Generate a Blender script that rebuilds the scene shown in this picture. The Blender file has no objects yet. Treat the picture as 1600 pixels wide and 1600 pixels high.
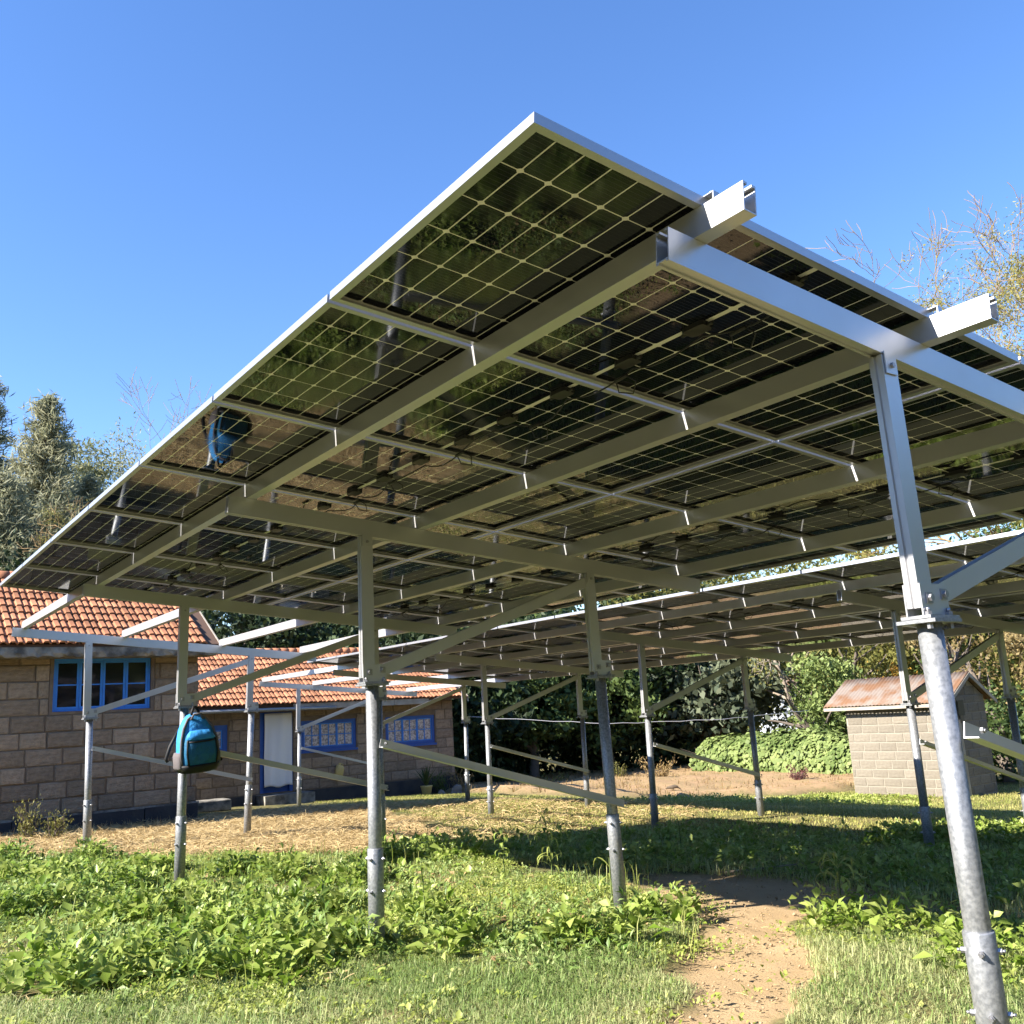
import bpy, math, random
import numpy as np
from mathutils import Vector, Matrix, Quaternion

R = math.radians
rng = np.random.default_rng(7)
random.seed(7)
scene = bpy.context.scene
COL = scene.collection

# ------------------------------------------------------------------ camera
EYE = 1.235
cam_d = bpy.data.cameras.new('camera')
cam_d.sensor_width = 36.0
cam_d.lens = 33.35
cam_d.clip_start = 0.05
cam_d.clip_end = 3000
cam = bpy.data.objects.new('camera', cam_d)
COL.objects.link(cam)
_r = Vector((0.8099, -0.5840, -0.0556)); _b = Vector((-0.5819, -0.7866, -0.2070))
_r.normalize(); _b = (_b - _r * _b.dot(_r)).normalized(); _u = _b.cross(_r)
cam.matrix_world = Matrix(((_r.x, _u.x, _b.x, 0), (_r.y, _u.y, _b.y, 0), (_r.z, _u.z, _b.z, EYE), (0, 0, 0, 1)))
scene.camera = cam

# ------------------------------------------------------------------ sky and sun
SUN_EL = R(34.2)
world = bpy.data.worlds.new('World')
scene.world = world
world.use_nodes = True
wn = world.node_tree
sky = wn.nodes.new('ShaderNodeTexSky')
sky.sky_type = 'NISHITA'
sky.sun_disc = False
sky.sun_elevation = SUN_EL
sky.sun_rotation = R(-80.6)
sky.altitude = 1800
sky.air_density = 1.2
sky.dust_density = 0.35
sky.ozone_density = 2.2
bg = wn.nodes['Background']
bg.inputs['Strength'].default_value = 0.104
sky_hs = wn.nodes.new('ShaderNodeHueSaturation')           # the phone's saturated blue, over the whole sky alike
sky_hs.inputs['Saturation'].default_value = 1.2
sky_hs.inputs['Hue'].default_value = 0.509
wn.links.new(sky.outputs[0], sky_hs.inputs['Color'])
wn.links.new(sky_hs.outputs[0], bg.inputs['Color'])

sun_d = bpy.data.lights.new('sun', 'SUN')
sun_d.energy = 5.0
sun_d.angle = R(0.53)
sun_d.color = (1.0, 0.93, 0.82)
sun = bpy.data.objects.new('sun', sun_d)
COL.objects.link(sun)
sun.rotation_euler = Vector((1.45, -0.24, -1.0)).to_track_quat('-Z', 'Y').to_euler()
sun.location = (-20, 3, 14)

scene.view_settings.view_transform = 'Standard'
scene.view_settings.look = 'None'
scene.view_settings.exposure = 1.7
scene.view_settings.gamma = 1.0
scene.render.engine = 'CYCLES'
scene.cycles.use_denoising = True
scene.cycles.max_bounces = 5
scene.cycles.diffuse_bounces = 3
scene.cycles.glossy_bounces = 4
scene.cycles.transparent_max_bounces = 8
scene.cycles.sample_clamp_indirect = 8
scene.cycles.use_adaptive_sampling = True
scene.cycles.adaptive_threshold = 0.02

# ------------------------------------------------------------------ materials
MATS = {}


def mat(name, base=(0.5, 0.5, 0.5), rough=0.6, metal=0.0, spec=0.5, var=None, vscale=8.0, vamt=0.25,
        bump=0.0, bscale=60.0, rvar=0.0, coords='Object', attr=None, rand=0.0, trans=0.0, detail=5.0, coat=0.0):
    """Principled material; var = second colour mixed in by noise; rand = per-object brightness change;
    attr = name of a float attribute that mixes towards var; trans = share of translucent light (leaves)."""
    m = bpy.data.materials.new(name)
    m.use_nodes = True
    nt = m.node_tree; N = nt.nodes; L = nt.links
    b = N['Principled BSDF']
    b.inputs['Base Color'].default_value = (*base, 1)
    b.inputs['Roughness'].default_value = rough
    b.inputs['Metallic'].default_value = metal
    b.inputs['Specular IOR Level'].default_value = spec
    b.inputs['Coat Weight'].default_value = coat
    tc = N.new('ShaderNodeTexCoord')
    col = None
    if var is not None:
        mx = N.new('ShaderNodeMix'); mx.data_type = 'RGBA'
        mx.inputs['A'].default_value = (*base, 1); mx.inputs['B'].default_value = (*var, 1)
        if attr:
            at = N.new('ShaderNodeAttribute'); at.attribute_name = attr
            L.new(at.outputs['Fac'], mx.inputs['Factor'])
        else:
            no = N.new('ShaderNodeTexNoise'); no.inputs['Scale'].default_value = vscale
            no.inputs['Detail'].default_value = detail
            L.new(tc.outputs[coords], no.inputs['Vector'])
            mr = N.new('ShaderNodeMapRange')
            mr.inputs['From Min'].default_value = 0.5 - vamt; mr.inputs['From Max'].default_value = 0.5 + vamt
            L.new(no.outputs['Fac'], mr.inputs['Value']); L.new(mr.outputs[0], mx.inputs['Factor'])
        col = mx.outputs['Result']
    if rand > 0:
        oi = N.new('ShaderNodeObjectInfo')
        hs = N.new('ShaderNodeHueSaturation')
        mr = N.new('ShaderNodeMapRange')
        mr.inputs['To Min'].default_value = 1 - rand; mr.inputs['To Max'].default_value = 1 + rand
        L.new(oi.outputs['Random'], mr.inputs['Value']); L.new(mr.outputs[0], hs.inputs['Value'])
        if col is None:
            hs.inputs['Color'].default_value = (*base, 1)
        else:
            L.new(col, hs.inputs['Color'])
        col = hs.outputs['Color']
    if col is not None:
        L.new(col, b.inputs['Base Color'])
    if bump > 0:
        no = N.new('ShaderNodeTexNoise'); no.inputs['Scale'].default_value = bscale; no.inputs['Detail'].default_value = 6
        L.new(tc.outputs[coords], no.inputs['Vector'])
        bp = N.new('ShaderNodeBump'); bp.inputs['Strength'].default_value = bump; bp.inputs['Distance'].default_value = 0.02
        L.new(no.outputs['Fac'], bp.inputs['Height']); L.new(bp.outputs[0], b.inputs['Normal'])
    if rvar > 0:
        no = N.new('ShaderNodeTexNoise'); no.inputs['Scale'].default_value = vscale * 1.7; no.inputs['Detail'].default_value = 4
        L.new(tc.outputs[coords], no.inputs['Vector'])
        mr = N.new('ShaderNodeMapRange'); mr.inputs['To Min'].default_value = rough - rvar; mr.inputs['To Max'].default_value = rough + rvar
        L.new(no.outputs['Fac'], mr.inputs['Value']); L.new(mr.outputs[0], b.inputs['Roughness'])
    if trans > 0:
        tl = N.new('ShaderNodeBsdfTranslucent'); ms = N.new('ShaderNodeMixShader')
        ms.inputs[0].default_value = trans
        if col is not None:
            L.new(col, tl.inputs['Color'])
        else:
            tl.inputs['Color'].default_value = (*base, 1)
        L.new(b.outputs[0], ms.inputs[1]); L.new(tl.outputs[0], ms.inputs[2])
        L.new(ms.outputs[0], N['Material Output'].inputs['Surface'])
    MATS[name] = m
    return m


alu = mat('mill_aluminium', (0.52, 0.52, 0.53), 0.34, 0.58, var=(0.58, 0.58, 0.59), vscale=3, vamt=0.3, rvar=0.06)
frame_alu = mat('anodised_frame', (0.48, 0.48, 0.50), 0.33, 0.65)
galv = mat('galvanised_steel', (0.22, 0.23, 0.245), 0.47, 0.55, var=(0.36, 0.37, 0.385), vscale=75, vamt=0.14, rvar=0.1, bump=0.05, bscale=70)
bolt_m = mat('bolt_steel', (0.36, 0.36, 0.38), 0.4, 0.8)
grid_m = mat('panel_white_grid', (0.80, 0.77, 0.72), 0.02, 0, 0.35)
black_pl = mat('black_plastic', (0.012, 0.012, 0.013), 0.45)


def cell_material():
    m = mat('solar_cell', (0.004, 0.005, 0.011), 0.02, 0, 0.36)
    N = m.node_tree.nodes; L = m.node_tree.links; b = N['Principled BSDF']
    tc = N.new('ShaderNodeTexCoord'); sx = N.new('ShaderNodeSeparateXYZ'); L.new(tc.outputs['Object'], sx.inputs[0])
    mu = N.new('ShaderNodeMath'); mu.operation = 'MULTIPLY'; mu.inputs[1].default_value = 60.0
    L.new(sx.outputs['Y'], mu.inputs[0])
    fr = N.new('ShaderNodeMath'); fr.operation = 'FRACT'; L.new(mu.outputs[0], fr.inputs[0])
    lt = N.new('ShaderNodeMath'); lt.operation = 'LESS_THAN'; lt.inputs[1].default_value = 0.07; L.new(fr.outputs[0], lt.inputs[0])
    mx = N.new('ShaderNodeMix'); mx.data_type = 'RGBA'
    mx.inputs['B'].default_value = (0.05, 0.05, 0.05, 1)
    # thin uneven film of dust on the glass
    ge = N.new('ShaderNodeNewGeometry'); no = N.new('ShaderNodeTexNoise'); no.inputs['Scale'].default_value = 2.6; no.inputs['Detail'].default_value = 7
    L.new(ge.outputs['Position'], no.inputs['Vector'])
    mr = N.new('ShaderNodeMapRange'); mr.inputs['From Min'].default_value = 0.42; mr.inputs['From Max'].default_value = 0.75
    L.new(no.outputs['Fac'], mr.inputs['Value'])
    du = N.new('ShaderNodeMix'); du.data_type = 'RGBA'
    du.inputs['A'].default_value = (0.004, 0.005, 0.011, 1); du.inputs['B'].default_value = (0.009, 0.009, 0.011, 1)
    b.inputs['Specular Tint'].default_value = (0.78, 0.86, 1.0, 1)      # blue anti-reflective coating
    L.new(mr.outputs[0], du.inputs['Factor']); L.new(du.outputs['Result'], mx.inputs['A'])
    r2 = N.new('ShaderNodeMapRange'); r2.inputs['To Min'].default_value = 0.015; r2.inputs['To Max'].default_value = 0.12
    L.new(mr.outputs[0], r2.inputs['Value']); L.new(r2.outputs[0], b.inputs['Roughness'])
    L.new(lt.outputs[0], mx.inputs['Factor']); L.new(mx.outputs['Result'], b.inputs['Base Color'])
    return m


cell_m = cell_material()


# ------------------------------------------------------------------ mesh helpers
class MB:
    """Collects boxes, tubes and prisms; build() links them as ONE mesh object."""

    def __init__(s):
        s.v = []; s.f = []; s.sm = []

    def add(s, vs, fs, smooth=False):
        o = len(s.v); s.v += [tuple(p) for p in vs]
        s.f += [tuple(i + o for i in f) for f in fs]; s.sm += [smooth] * len(fs)
        return s

    def box(s, a, b):
        x0, y0, z0 = a; x1, y1, z1 = b
        return s.add([(x0, y0, z0), (x1, y0, z0), (x1, y1, z0), (x0, y1, z0), (x0, y0, z1), (x1, y0, z1), (x1, y1, z1), (x0, y1, z1)],
                     [(0, 3, 2, 1), (4, 5, 6, 7), (0, 1, 5, 4), (1, 2, 6, 5), (2, 3, 7, 6), (3, 0, 4, 7)])

    def obox(s, c, size, ax=(1, 0, 0), up=(0, 0, 1)):
        """box centred at c, x axis along ax"""
        ax = Vector(ax).normalized(); up = Vector(up); sd = up.cross(ax).normalized(); up = ax.cross(sd)
        c = Vector(c); h = [d / 2 for d in size]; vs = []
        for dz in (-1, 1):
            for dx, dy in ((-1, -1), (1, -1), (1, 1), (-1, 1)):
                vs.append(c + ax * dx * h[0] + sd * dy * h[1] + up * dz * h[2])
        return s.add(vs, [(0, 3, 2, 1), (4, 5, 6, 7), (0, 1, 5, 4), (1, 2, 6, 5), (2, 3, 7, 6), (3, 0, 4, 7)])

    def tube(s, pts, radii, n=10, cap=True, smooth=True):
        pts = [Vector(p) for p in pts]
        if not hasattr(radii, '__len__'):
            radii = [radii] * len(pts)
        vs = []; fs = []
        prev = None
        for i, p in enumerate(pts):
            d = (pts[min(i + 1, len(pts) - 1)] - pts[max(i - 1, 0)])
            if d.length < 1e-9:
                d = Vector((0, 0, 1))
            d.normalize()
            if prev is None:
                a = Vector((0, 0, 1)) if abs(d.z) < 0.9 else Vector((1, 0, 0))
                u = d.cross(a).normalized()
            else:
                u = (prev - d * prev.dot(d))
                u = u.normalized() if u.length > 1e-6 else d.orthogonal().normalized()
            prev = u; w = d.cross(u)
            for k in range(n):
                t = 2 * math.pi * k / n
                vs.append(p + (u * math.cos(t) + w * math.sin(t)) * radii[i])
        for i in range(len(pts) - 1):
            for k in range(n):
                k2 = (k + 1) % n
                fs.append((i * n + k, i * n + k2, (i + 1) * n + k2, (i + 1) * n + k))
        o = len(s.v)
        s.add(vs, fs, smooth)
        if cap:
            s.f.append(tuple(o + k for k in range(n))[::-1]); s.sm.append(False)
            b = o + (len(pts) - 1) * n
            s.f.append(tuple(b + k for k in range(n))); s.sm.append(False)
        return s

    def prism(s, poly, a, b, ux, uy):
        """extrude 2-D polygon (in ux, uy) from point a to point b"""
        a = Vector(a); b = Vector(b); ux = Vector(ux); uy = Vector(uy); n = len(poly)
        vs = [a + ux * p[0] + uy * p[1] for p in poly] + [b + ux * p[0] + uy * p[1] for p in poly]
        fs = [(i, (i + 1) % n, n + (i + 1) % n, n + i) for i in range(n)]
        fs += [tuple(range(n))[::-1], tuple(range(n, 2 * n))]
        return s.add(vs, fs)

    def hexbolt(s, c, d, r=0.011, h=0.009, shank=0.0):
        d = Vector(d).normalized(); c = Vector(c)
        s.tube([c, c + d * h], r, 6, smooth=False)
        if shank:
            s.tube([c + d * h, c + d * (h + shank)], r * 0.55, 8)
        return s

    def mesh(s, name, m):
        me = bpy.data.meshes.new(name)
        me.from_pydata(s.v, [], s.f)
        if any(s.sm):
            me.polygons.foreach_set('use_smooth', s.sm)
        if m is not None:
            me.materials.append(m)
        me.update()
        return me

    def build(s, name, m, parent=None, **kw):
        return obj(name, s.mesh(name, m), parent, **kw)


def obj(name, me, parent=None, loc=None, rot=None, scale=None):
    o = bpy.data.objects.new(name, me)
    COL.objects.link(o)
    if parent is not None:
        o.parent = parent
    if loc is not None:
        o.location = loc
    if rot is not None:
        o.rotation_euler = rot
    if scale is not None:
        o.scale = scale
    return o


def tag(o, label=None, cat=None, group=None, kind=None):
    if label: o['label'] = label
    if cat: o['category'] = cat
    if group: o['group'] = group
    if kind: o['kind'] = kind
    return o


def thing(name, label, cat, loc=(0, 0, 0), rot=(0, 0, 0), group=None):
    o = bpy.data.objects.new(name, None)
    o.empty_display_size = 0.1
    COL.objects.link(o)
    o.location = loc; o.rotation_euler = rot
    return tag(o, label, cat, group)


def npmesh(name, V, F, m, attr=None, smooth=False):
    """fast mesh from numpy arrays; F is (n,3) or (n,4); attr = per-vertex float 'tint'"""
    me = bpy.data.meshes.new(name)
    V = np.asarray(V, np.float32); F = np.asarray(F, np.int32)
    k = F.shape[1]
    me.vertices.add(len(V)); me.vertices.foreach_set('co', V.ravel())
    me.loops.add(F.size); me.loops.foreach_set('vertex_index', F.ravel())
    me.polygons.add(len(F))
    me.polygons.foreach_set('loop_start', np.arange(0, F.size, k, dtype=np.int32))
    me.polygons.foreach_set('loop_total', np.full(len(F), k, np.int32))
    if smooth:
        me.polygons.foreach_set('use_smooth', np.ones(len(F), bool))
    if m is not None:
        me.materials.append(m)
    if attr is not None:
        for nm, a in (attr.items() if isinstance(attr, dict) else [('tint', attr)]):
            at = me.attributes.new(nm, 'FLOAT', 'POINT'); at.data.foreach_set('value', np.asarray(a, np.float32))
    me.update(calc_edges=True)
    return me


ORD = ['first', 'second', 'third', 'fourth', 'fifth', 'sixth', 'seventh', 'eighth', 'ninth', 'tenth', 'eleventh', 'twelfth', 'thirteenth', 'fourteenth']


# ------------------------------------------------------------------ ground
def gz(x, y):
    x = np.asarray(x, float); y = np.asarray(y, float)
    z = -1.235 - 0.033 * (np.clip(x, -8, 60) - 2.6) - 0.008 * np.clip(y - 8, 0, 30) - 0.018 * np.clip(y - 14, 0, 8) - 0.055 * np.clip(x - 10.3, 0, 5) * np.clip((19.0 - y) / 4.0, 0.3, 1)
    return EYE + np.maximum(z, -2.08)


def hash_noise(x, y, s, seed=0):
    """smooth value noise, vectorised"""
    x = np.asarray(x) * s + 37.7 * seed; y = np.asarray(y) * s + 11.3 * seed
    xi = np.floor(x).astype(int); yi = np.floor(y).astype(int); fx = x - xi; fy = y - yi
    fx = fx * fx * (3 - 2 * fx); fy = fy * fy * (3 - 2 * fy)

    def h(i, j):
        n = (i * 374761393 + j * 668265263 + seed * 974711) & 0x7fffffff
        n = ((n ^ (n >> 13)) * 1274126177) & 0x7fffffff
        return ((n ^ (n >> 16)) & 0xffff) / 65535.0
    return (h(xi, yi) * (1 - fx) + h(xi + 1, yi) * fx) * (1 - fy) + (h(xi, yi + 1) * (1 - fx) + h(xi + 1, yi + 1) * fx) * fy


def inpoly(x, y, poly):
    x = np.asarray(x); y = np.asarray(y); r = np.zeros(x.shape, bool); n = len(poly); j = n - 1
    for i in range(n):
        xi, yi = poly[i]; xj, yj = poly[j]
        c = ((yi > y) != (yj > y)) & (x < (xj - xi) * (y - yi) / (yj - yi + 1e-12) + xi)
        r ^= c; j = i
    return r


def fbm(x, y, s, seed=0):
    return (hash_noise(x, y, s, seed) * 0.5 + hash_noise(x, y, s * 2.1, seed + 1) * 0.3 + hash_noise(x, y, s * 4.3, seed + 2) * 0.2)


STRAW = [(-1.5, 16), (3.26, 15.4), (5.09, 15.99), (6.97, 17.47), (8.23, 16.35), (6.7, 11.2), (5.9, 9.6), (4.76, 9.0), (3.21, 10.2), (2.61, 11.5), (1.4, 11.95), (-1.5, 12.6)]
WEEDS = [(-1.2, 12.6), (1.44, 12.31), (2.61, 11.5), (3.21, 10.2), (4.76, 9.1), (5.0, 8.3), (5.0, 7.15), (5.05, 5.9), (5.17, 5.11), (4.5, 4.35), (3.95, 4.0), (3.5, 3.98), (3.27, 4.31),
         (3.11, 4.67), (2.64, 4.7), (2.06, 4.45), (1.48, 4.7), (1.03, 5.03), (0.95, 5.7), (1.15, 6.2), (0.5, 6.6), (-0.6, 7.6)]
WEEDS_R = [(5.1, 4.05), (5.42, 3.9), (5.7, 2.97), (6.2, 1.9), (4.83, 1.6), (4.1, 2.2), (4.3, 2.72), (4.38, 3.06), (4.5, 3.65)]
WEEDS_R2 = [(8.9, 6.1), (9.74, 5.9), (11.15, 5.73), (12.4, 4.6), (9.4, 3.6), (8.6, 4.6), (8.2, 5.5)]
WEEDS_SH = [(7.9, 8.5), (8.3, 6.87), (9.1, 4.64), (9.2, 2.5), (6.84, 2.2), (5.95, 3.0), (6.0, 4.4), (6.1, 5.2), (5.6, 6.3), (5.2, 8.16), (5.4, 9.6), (5.9, 8.7)]
PATH = [(5.05, 5.5), (5.7, 6.1), (6.3, 5.4), (6.4, 4.3), (6.1, 3.2), (5.75, 2.7), (5.35, 3.75), (5.05, 4.0), (4.5, 3.5), (3.95, 3.05), (3.2, 2.7), (2.4, 1.9), (1.8, 2.2), (2.72, 3.08), (3.3, 3.40), (3.48, 3.74), (4.35, 4.25)]
SOIL = [(12.5, 21.5), (15.94, 24.5), (24.0, 25.0), (24.0, 15.9), (19.0, 12.8), (16.2, 14.1), (13.9, 15.6), (12.7, 17.2)]


def blur_poly(x, y, poly, wob, seed):
    """soft ragged polygon mask: jitters the lookup with noise"""
    dx = (fbm(x, y, 1.3, seed) - 0.5) * wob * 2; dy = (fbm(x, y, 1.3, seed + 5) - 0.5) * wob * 2
    m = np.zeros(np.shape(x))
    for ox, oy in ((0, 0), (0.12, 0.05), (-0.1, 0.1), (0.03, -0.13)):
        m += inpoly(x + dx + ox * wob, y + dy + oy * wob, poly)
    return m / 4


def make_ground():
    xs = np.concatenate([np.linspace(-900, -60, 12)[:-1], np.linspace(-60, -6, 24)[:-1], np.arange(-6, 0, 0.25), np.arange(0, 11, 0.055), np.arange(11, 28, 0.25), np.linspace(28, 70, 24)[1:], np.linspace(70, 1200, 14)[1:]])
    ys = np.concatenate([np.linspace(-900, -40, 12)[:-1], np.linspace(-40, 0, 26)[:-1], np.arange(0, 13, 0.06), np.arange(13, 28, 0.25), np.linspace(28, 80, 26)[1:], np.linspace(80, 1200, 14)[1:]])
    X, Y = np.meshgrid(xs, ys); X = X.ravel(); Y = Y.ravel()
    Z = gz(X, Y)
    near = np.exp(-((np.hypot(X - 5, Y - 7) / 16) ** 2))
    path = blur_poly(X, Y, PATH, 0.38, 3); soil = blur_poly(X, Y, SOIL, 0.8, 9); straw = blur_poly(X, Y, STRAW, 0.5, 14)
    Z = Z + near * ((fbm(X, Y, 0.9, 2) - 0.5) * 0.07 + (fbm(X, Y, 6.0, 4) - 0.5) * 0.035 * (1 - 0.6 * path)) - path * 0.03
    Z = Z + straw * (fbm(X, Y, 3.0, 8) - 0.35) * 0.07
    hm = (fbm(X, Y, 0.5, 21) - 0.5)
    Z = Z + soil * (0.18 * fbm(X, Y, 1.6, 30) + 0.05)
    V = np.stack([X, Y, Z], 1)
    nx = len(xs); ny = len(ys)
    i = np.arange(nx * ny).reshape(ny, nx)
    F = np.stack([i[:-1, :-1].ravel(), i[:-1, 1:].ravel(), i[1:, 1:].ravel(), i[1:, :-1].ravel()], 1)
    m = bpy.data.materials.new('ground_soil_and_turf'); m.use_nodes = True
    N = m.node_tree.nodes; L = m.node_tree.links; b = N['Principled BSDF']
    b.inputs['Roughness'].default_value = 0.95; b.inputs['Specular IOR Level'].default_value = 0.15
    tc = N.new('ShaderNodeTexCoord')

    def noise(s, d=6):
        n = N.new('ShaderNodeTexNoise'); n.inputs['Scale'].default_value = s; n.inputs['Detail'].default_value = d
        L.new(tc.outputs['Object'], n.inputs['Vector']); return n.outputs['Fac']

    def mix(fac, a, bb):
        x = N.new('ShaderNodeMix'); x.data_type = 'RGBA'
        if isinstance(fac, float): x.inputs['Factor'].default_value = fac
        else: L.new(fac, x.inputs['Factor'])
        for key, c in (('A', a), ('B', bb)):
            if isinstance(c, tuple): x.inputs[key].default_value = (*c, 1)
            else: L.new(c, x.inputs[key])
        return x.outputs['Result']

    def ramp(v, lo, hi):
        r = N.new('ShaderNodeMapRange'); r.inputs['From Min'].default_value = lo; r.inputs['From Max'].default_value = hi
        L.new(v, r.inputs['Value']); return r.outputs[0]

    def att(n):
        a = N.new('ShaderNodeAttribute'); a.attribute_name = n; return a.outputs['Fac']
    turf = mix(ramp(noise(2.5), 0.38, 0.62), (0.12, 0.13, 0.042), (0.24, 0.20, 0.085))
    turf = mix(ramp(noise(24), 0.35, 0.65), turf, (0.09, 0.08, 0.035))
    dirt = mix(ramp(noise(3.2), 0.3, 0.7), (0.40, 0.29, 0.165), (0.33, 0.23, 0.125))
    dirt = mix(ramp(noise(70), 0.55, 0.8), dirt, (0.26, 0.175, 0.09))
    bank = mix(ramp(noise(1.7), 0.35, 0.65), (0.37, 0.235, 0.135), (0.30, 0.21, 0.11))
    bank = mix(ramp(noise(13), 0.48, 0.72), bank, (0.20, 0.16, 0.07))
    str_ = mix(ramp(noise(5), 0.35, 0.65), (0.36, 0.27, 0.13), (0.25, 0.18, 0.085))
    c = mix(att('straw'), turf, str_)
    c = mix(att('bank'), c, bank)
    c = mix(att('path'), c, dirt)
    L.new(c, b.inputs['Base Color'])
    bp = N.new('ShaderNodeBump'); bp.inputs['Strength'].default_value = 0.35; bp.inputs['Distance'].default_value = 0.02
    ad = N.new('ShaderNodeMath'); ad.operation = 'ADD'; L.new(noise(90, 9), ad.inputs[0]); L.new(noise(9), ad.inputs[1])
    L.new(ad.outputs[0], bp.inputs['Height']); L.new(bp.outputs[0], b.inputs['Normal'])
    me = npmesh('ground', V, F, m, {'path': path, 'bank': soil, 'straw': straw}, smooth=True)
    o = obj('ground', me); o['kind'] = 'structure'
    return o


make_ground()

# ------------------------------------------------------------------ solar arrays
T = R(5.2)
PW, PL, PITCH = 1.134, 2.272, 1.154
ROWV = (0.0, 2.290)
PURV = (0.574, 1.665, 2.8635, 3.951)
HP, HR = 0.087, 0.100
A1 = Vector((1.294, 1.573, 2.617))
A2 = Vector((6.873, 1.676, 1.044 + EYE))


def aw(o, X, V, W):
    return Vector((o.x + V * math.cos(T) + W * math.sin(T), o.y + X, o.z - V * math.sin(T) + W * math.cos(T)))


# shared panel meshes (local x = down the slope, y = along the purlins, z = up)
def panel_meshes():
    d = {}
    fb = MB(); t = 0.003; fl = 0.026; h = 0.030
    fb.box((0, 0, 0), (PL, t, h)); fb.box((0, PW - t, 0), (PL, PW, h))
    fb.box((0, t, 0), (t, PW - t, h)); fb.box((PL - t, t, 0), (PL, PW - t, h))
    fb.box((t, t, 0.0), (PL - t, fl, 0.002)); fb.box((t, PW - fl, 0.0), (PL - t, PW - t, 0.002))
    fb.box((t, fl, 0.0), (fl, PW - fl, 0.002)); fb.box((PL - fl, fl, 0.0), (PL - t, PW - fl, 0.002))
    fb.box((t, t, 0.027), (PL - t, 0.012, 0.0295)); fb.box((t, PW - 0.012, 0.027), (PL - t, PW - t, 0.0295))
    d['frame'] = fb.mesh('panel_frame', frame_alu)
    lm = MB().box((0.0035, 0.0035, 0.0205), (PL - 0.0035, PW - 0.0035, 0.0265))
    d['laminate'] = lm.mesh('panel_laminate', grid_m)
    cx, cy, g = 0.0880, 0.1790, 0.005
    c = 0.009

    def octo(w, hgt, x0=0, y0=0):
        x1 = x0 + w; y1 = y0 + hgt
        return [(x0 + c, y0), (x1 - c, y0), (x1, y0 + c), (x1, y1 - c), (x1 - c, y1), (x0 + c, y1), (x0, y1 - c), (x0, y0 + c)]
    cm = MB().prism(octo(cx, cy, -cx / 2, -cy / 2), (0, 0, -0.0005), (0, 0, 0.0), (1, 0, 0), (0, 1, 0))
    d['cell'] = cm.mesh('solar_cell', cell_m)
    spots = []
    for i in range(24):
        x = 0.014 + i * (cx + g) + (0.017 if i >= 12 else 0) + cx / 2
        for j in range(6):
            spots.append((x, 0.0175 + j * (cy + g) + cy / 2))
    d['spots'] = spots
    allc = MB()
    for x, y in spots:
        allc.prism(octo(cx, cy, x - cx / 2, y - cy / 2), (0, 0, 0.0199), (0, 0, 0.0204), (1, 0, 0), (0, 1, 0))
    d['cells'] = allc.mesh('solar_cells', cell_m)
    jb = MB()
    jb.prism([(-0.024, -0.05), (0.024, -0.05), (0.030, -0.035), (0.030, 0.035), (0.024, 0.05), (-0.024, 0.05), (-0.03, 0.035), (-0.03, -0.035)], (0, 0, 0), (0, 0, 0.018), (1, 0, 0), (0, 1, 0))
    jb.tube([(0.0, -0.05, 0.006), (0.0, -0.075, 0.006)], 0.007, 8); jb.tube([(0.0, 0.05, 0.006), (0.0, 0.075, 0.006)], 0.007, 8)
    d['jbox'] = jb.mesh('junction_box', black_pl)
    return d


PM = panel_meshes()


def make_panel(o, col, row, single_cells, label, group):
    t = thing('solar_panel', label, 'solar panel', aw(o, col * PITCH, ROWV[row], 0), (0, T, 0), group)
    obj('frame', PM['frame'], t)
    lam = obj('laminate', PM['laminate'], t)
    if single_cells:
        for x, y in PM['spots']:
            obj('cell', PM['cell'], lam, loc=(x, y, 0.0204))
    else:
        tag(obj('cells', PM['cells'], lam), kind='stuff')
    for y in (0.16, 0.55, 0.91):
        obj('junction_box', PM['jbox'], t, loc=(PL / 2, y, 0.001))
    return t


for row in range(2):
    rn = 'higher' if row == 0 else 'lower'
    for c in range(7):
        make_panel(A1, c, row, c < (5 if row == 0 else 3),
                   'solar panel, %s from the near end in the %s row of the front array' % (ORD[c], rn), 'panels of the front array')
    for c in range(12):
        make_panel(A2, c, row, False,
                   'solar panel, %s from the near end in the %s row of the rear array' % (ORD[c], rn), 'panels of the rear array')


def channel(w, h, slot_b=False):
    t = 0.0035; l = 0.016
    if not slot_b:
        return [(0, 0), (w, 0), (w, h), (w - l, h), (w - l, h - 0.007), (w - t, h - 0.007), (w - t, t), (t, t), (t, h - 0.007), (l, h - 0.007), (l, h), (0, h)]
    g = 0.010
    return [(0, 0), (g, 0), (g, 0.006), (w - g, 0.006), (w - g, 0), (w, 0), (w, h), (w - l, h), (w - l, h - 0.007), (w - t, h - 0.007), (w - t, 0.010), (t, 0.010), (t, h - 0.007), (l, h - 0.007), (l, h), (0, h)]


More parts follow.
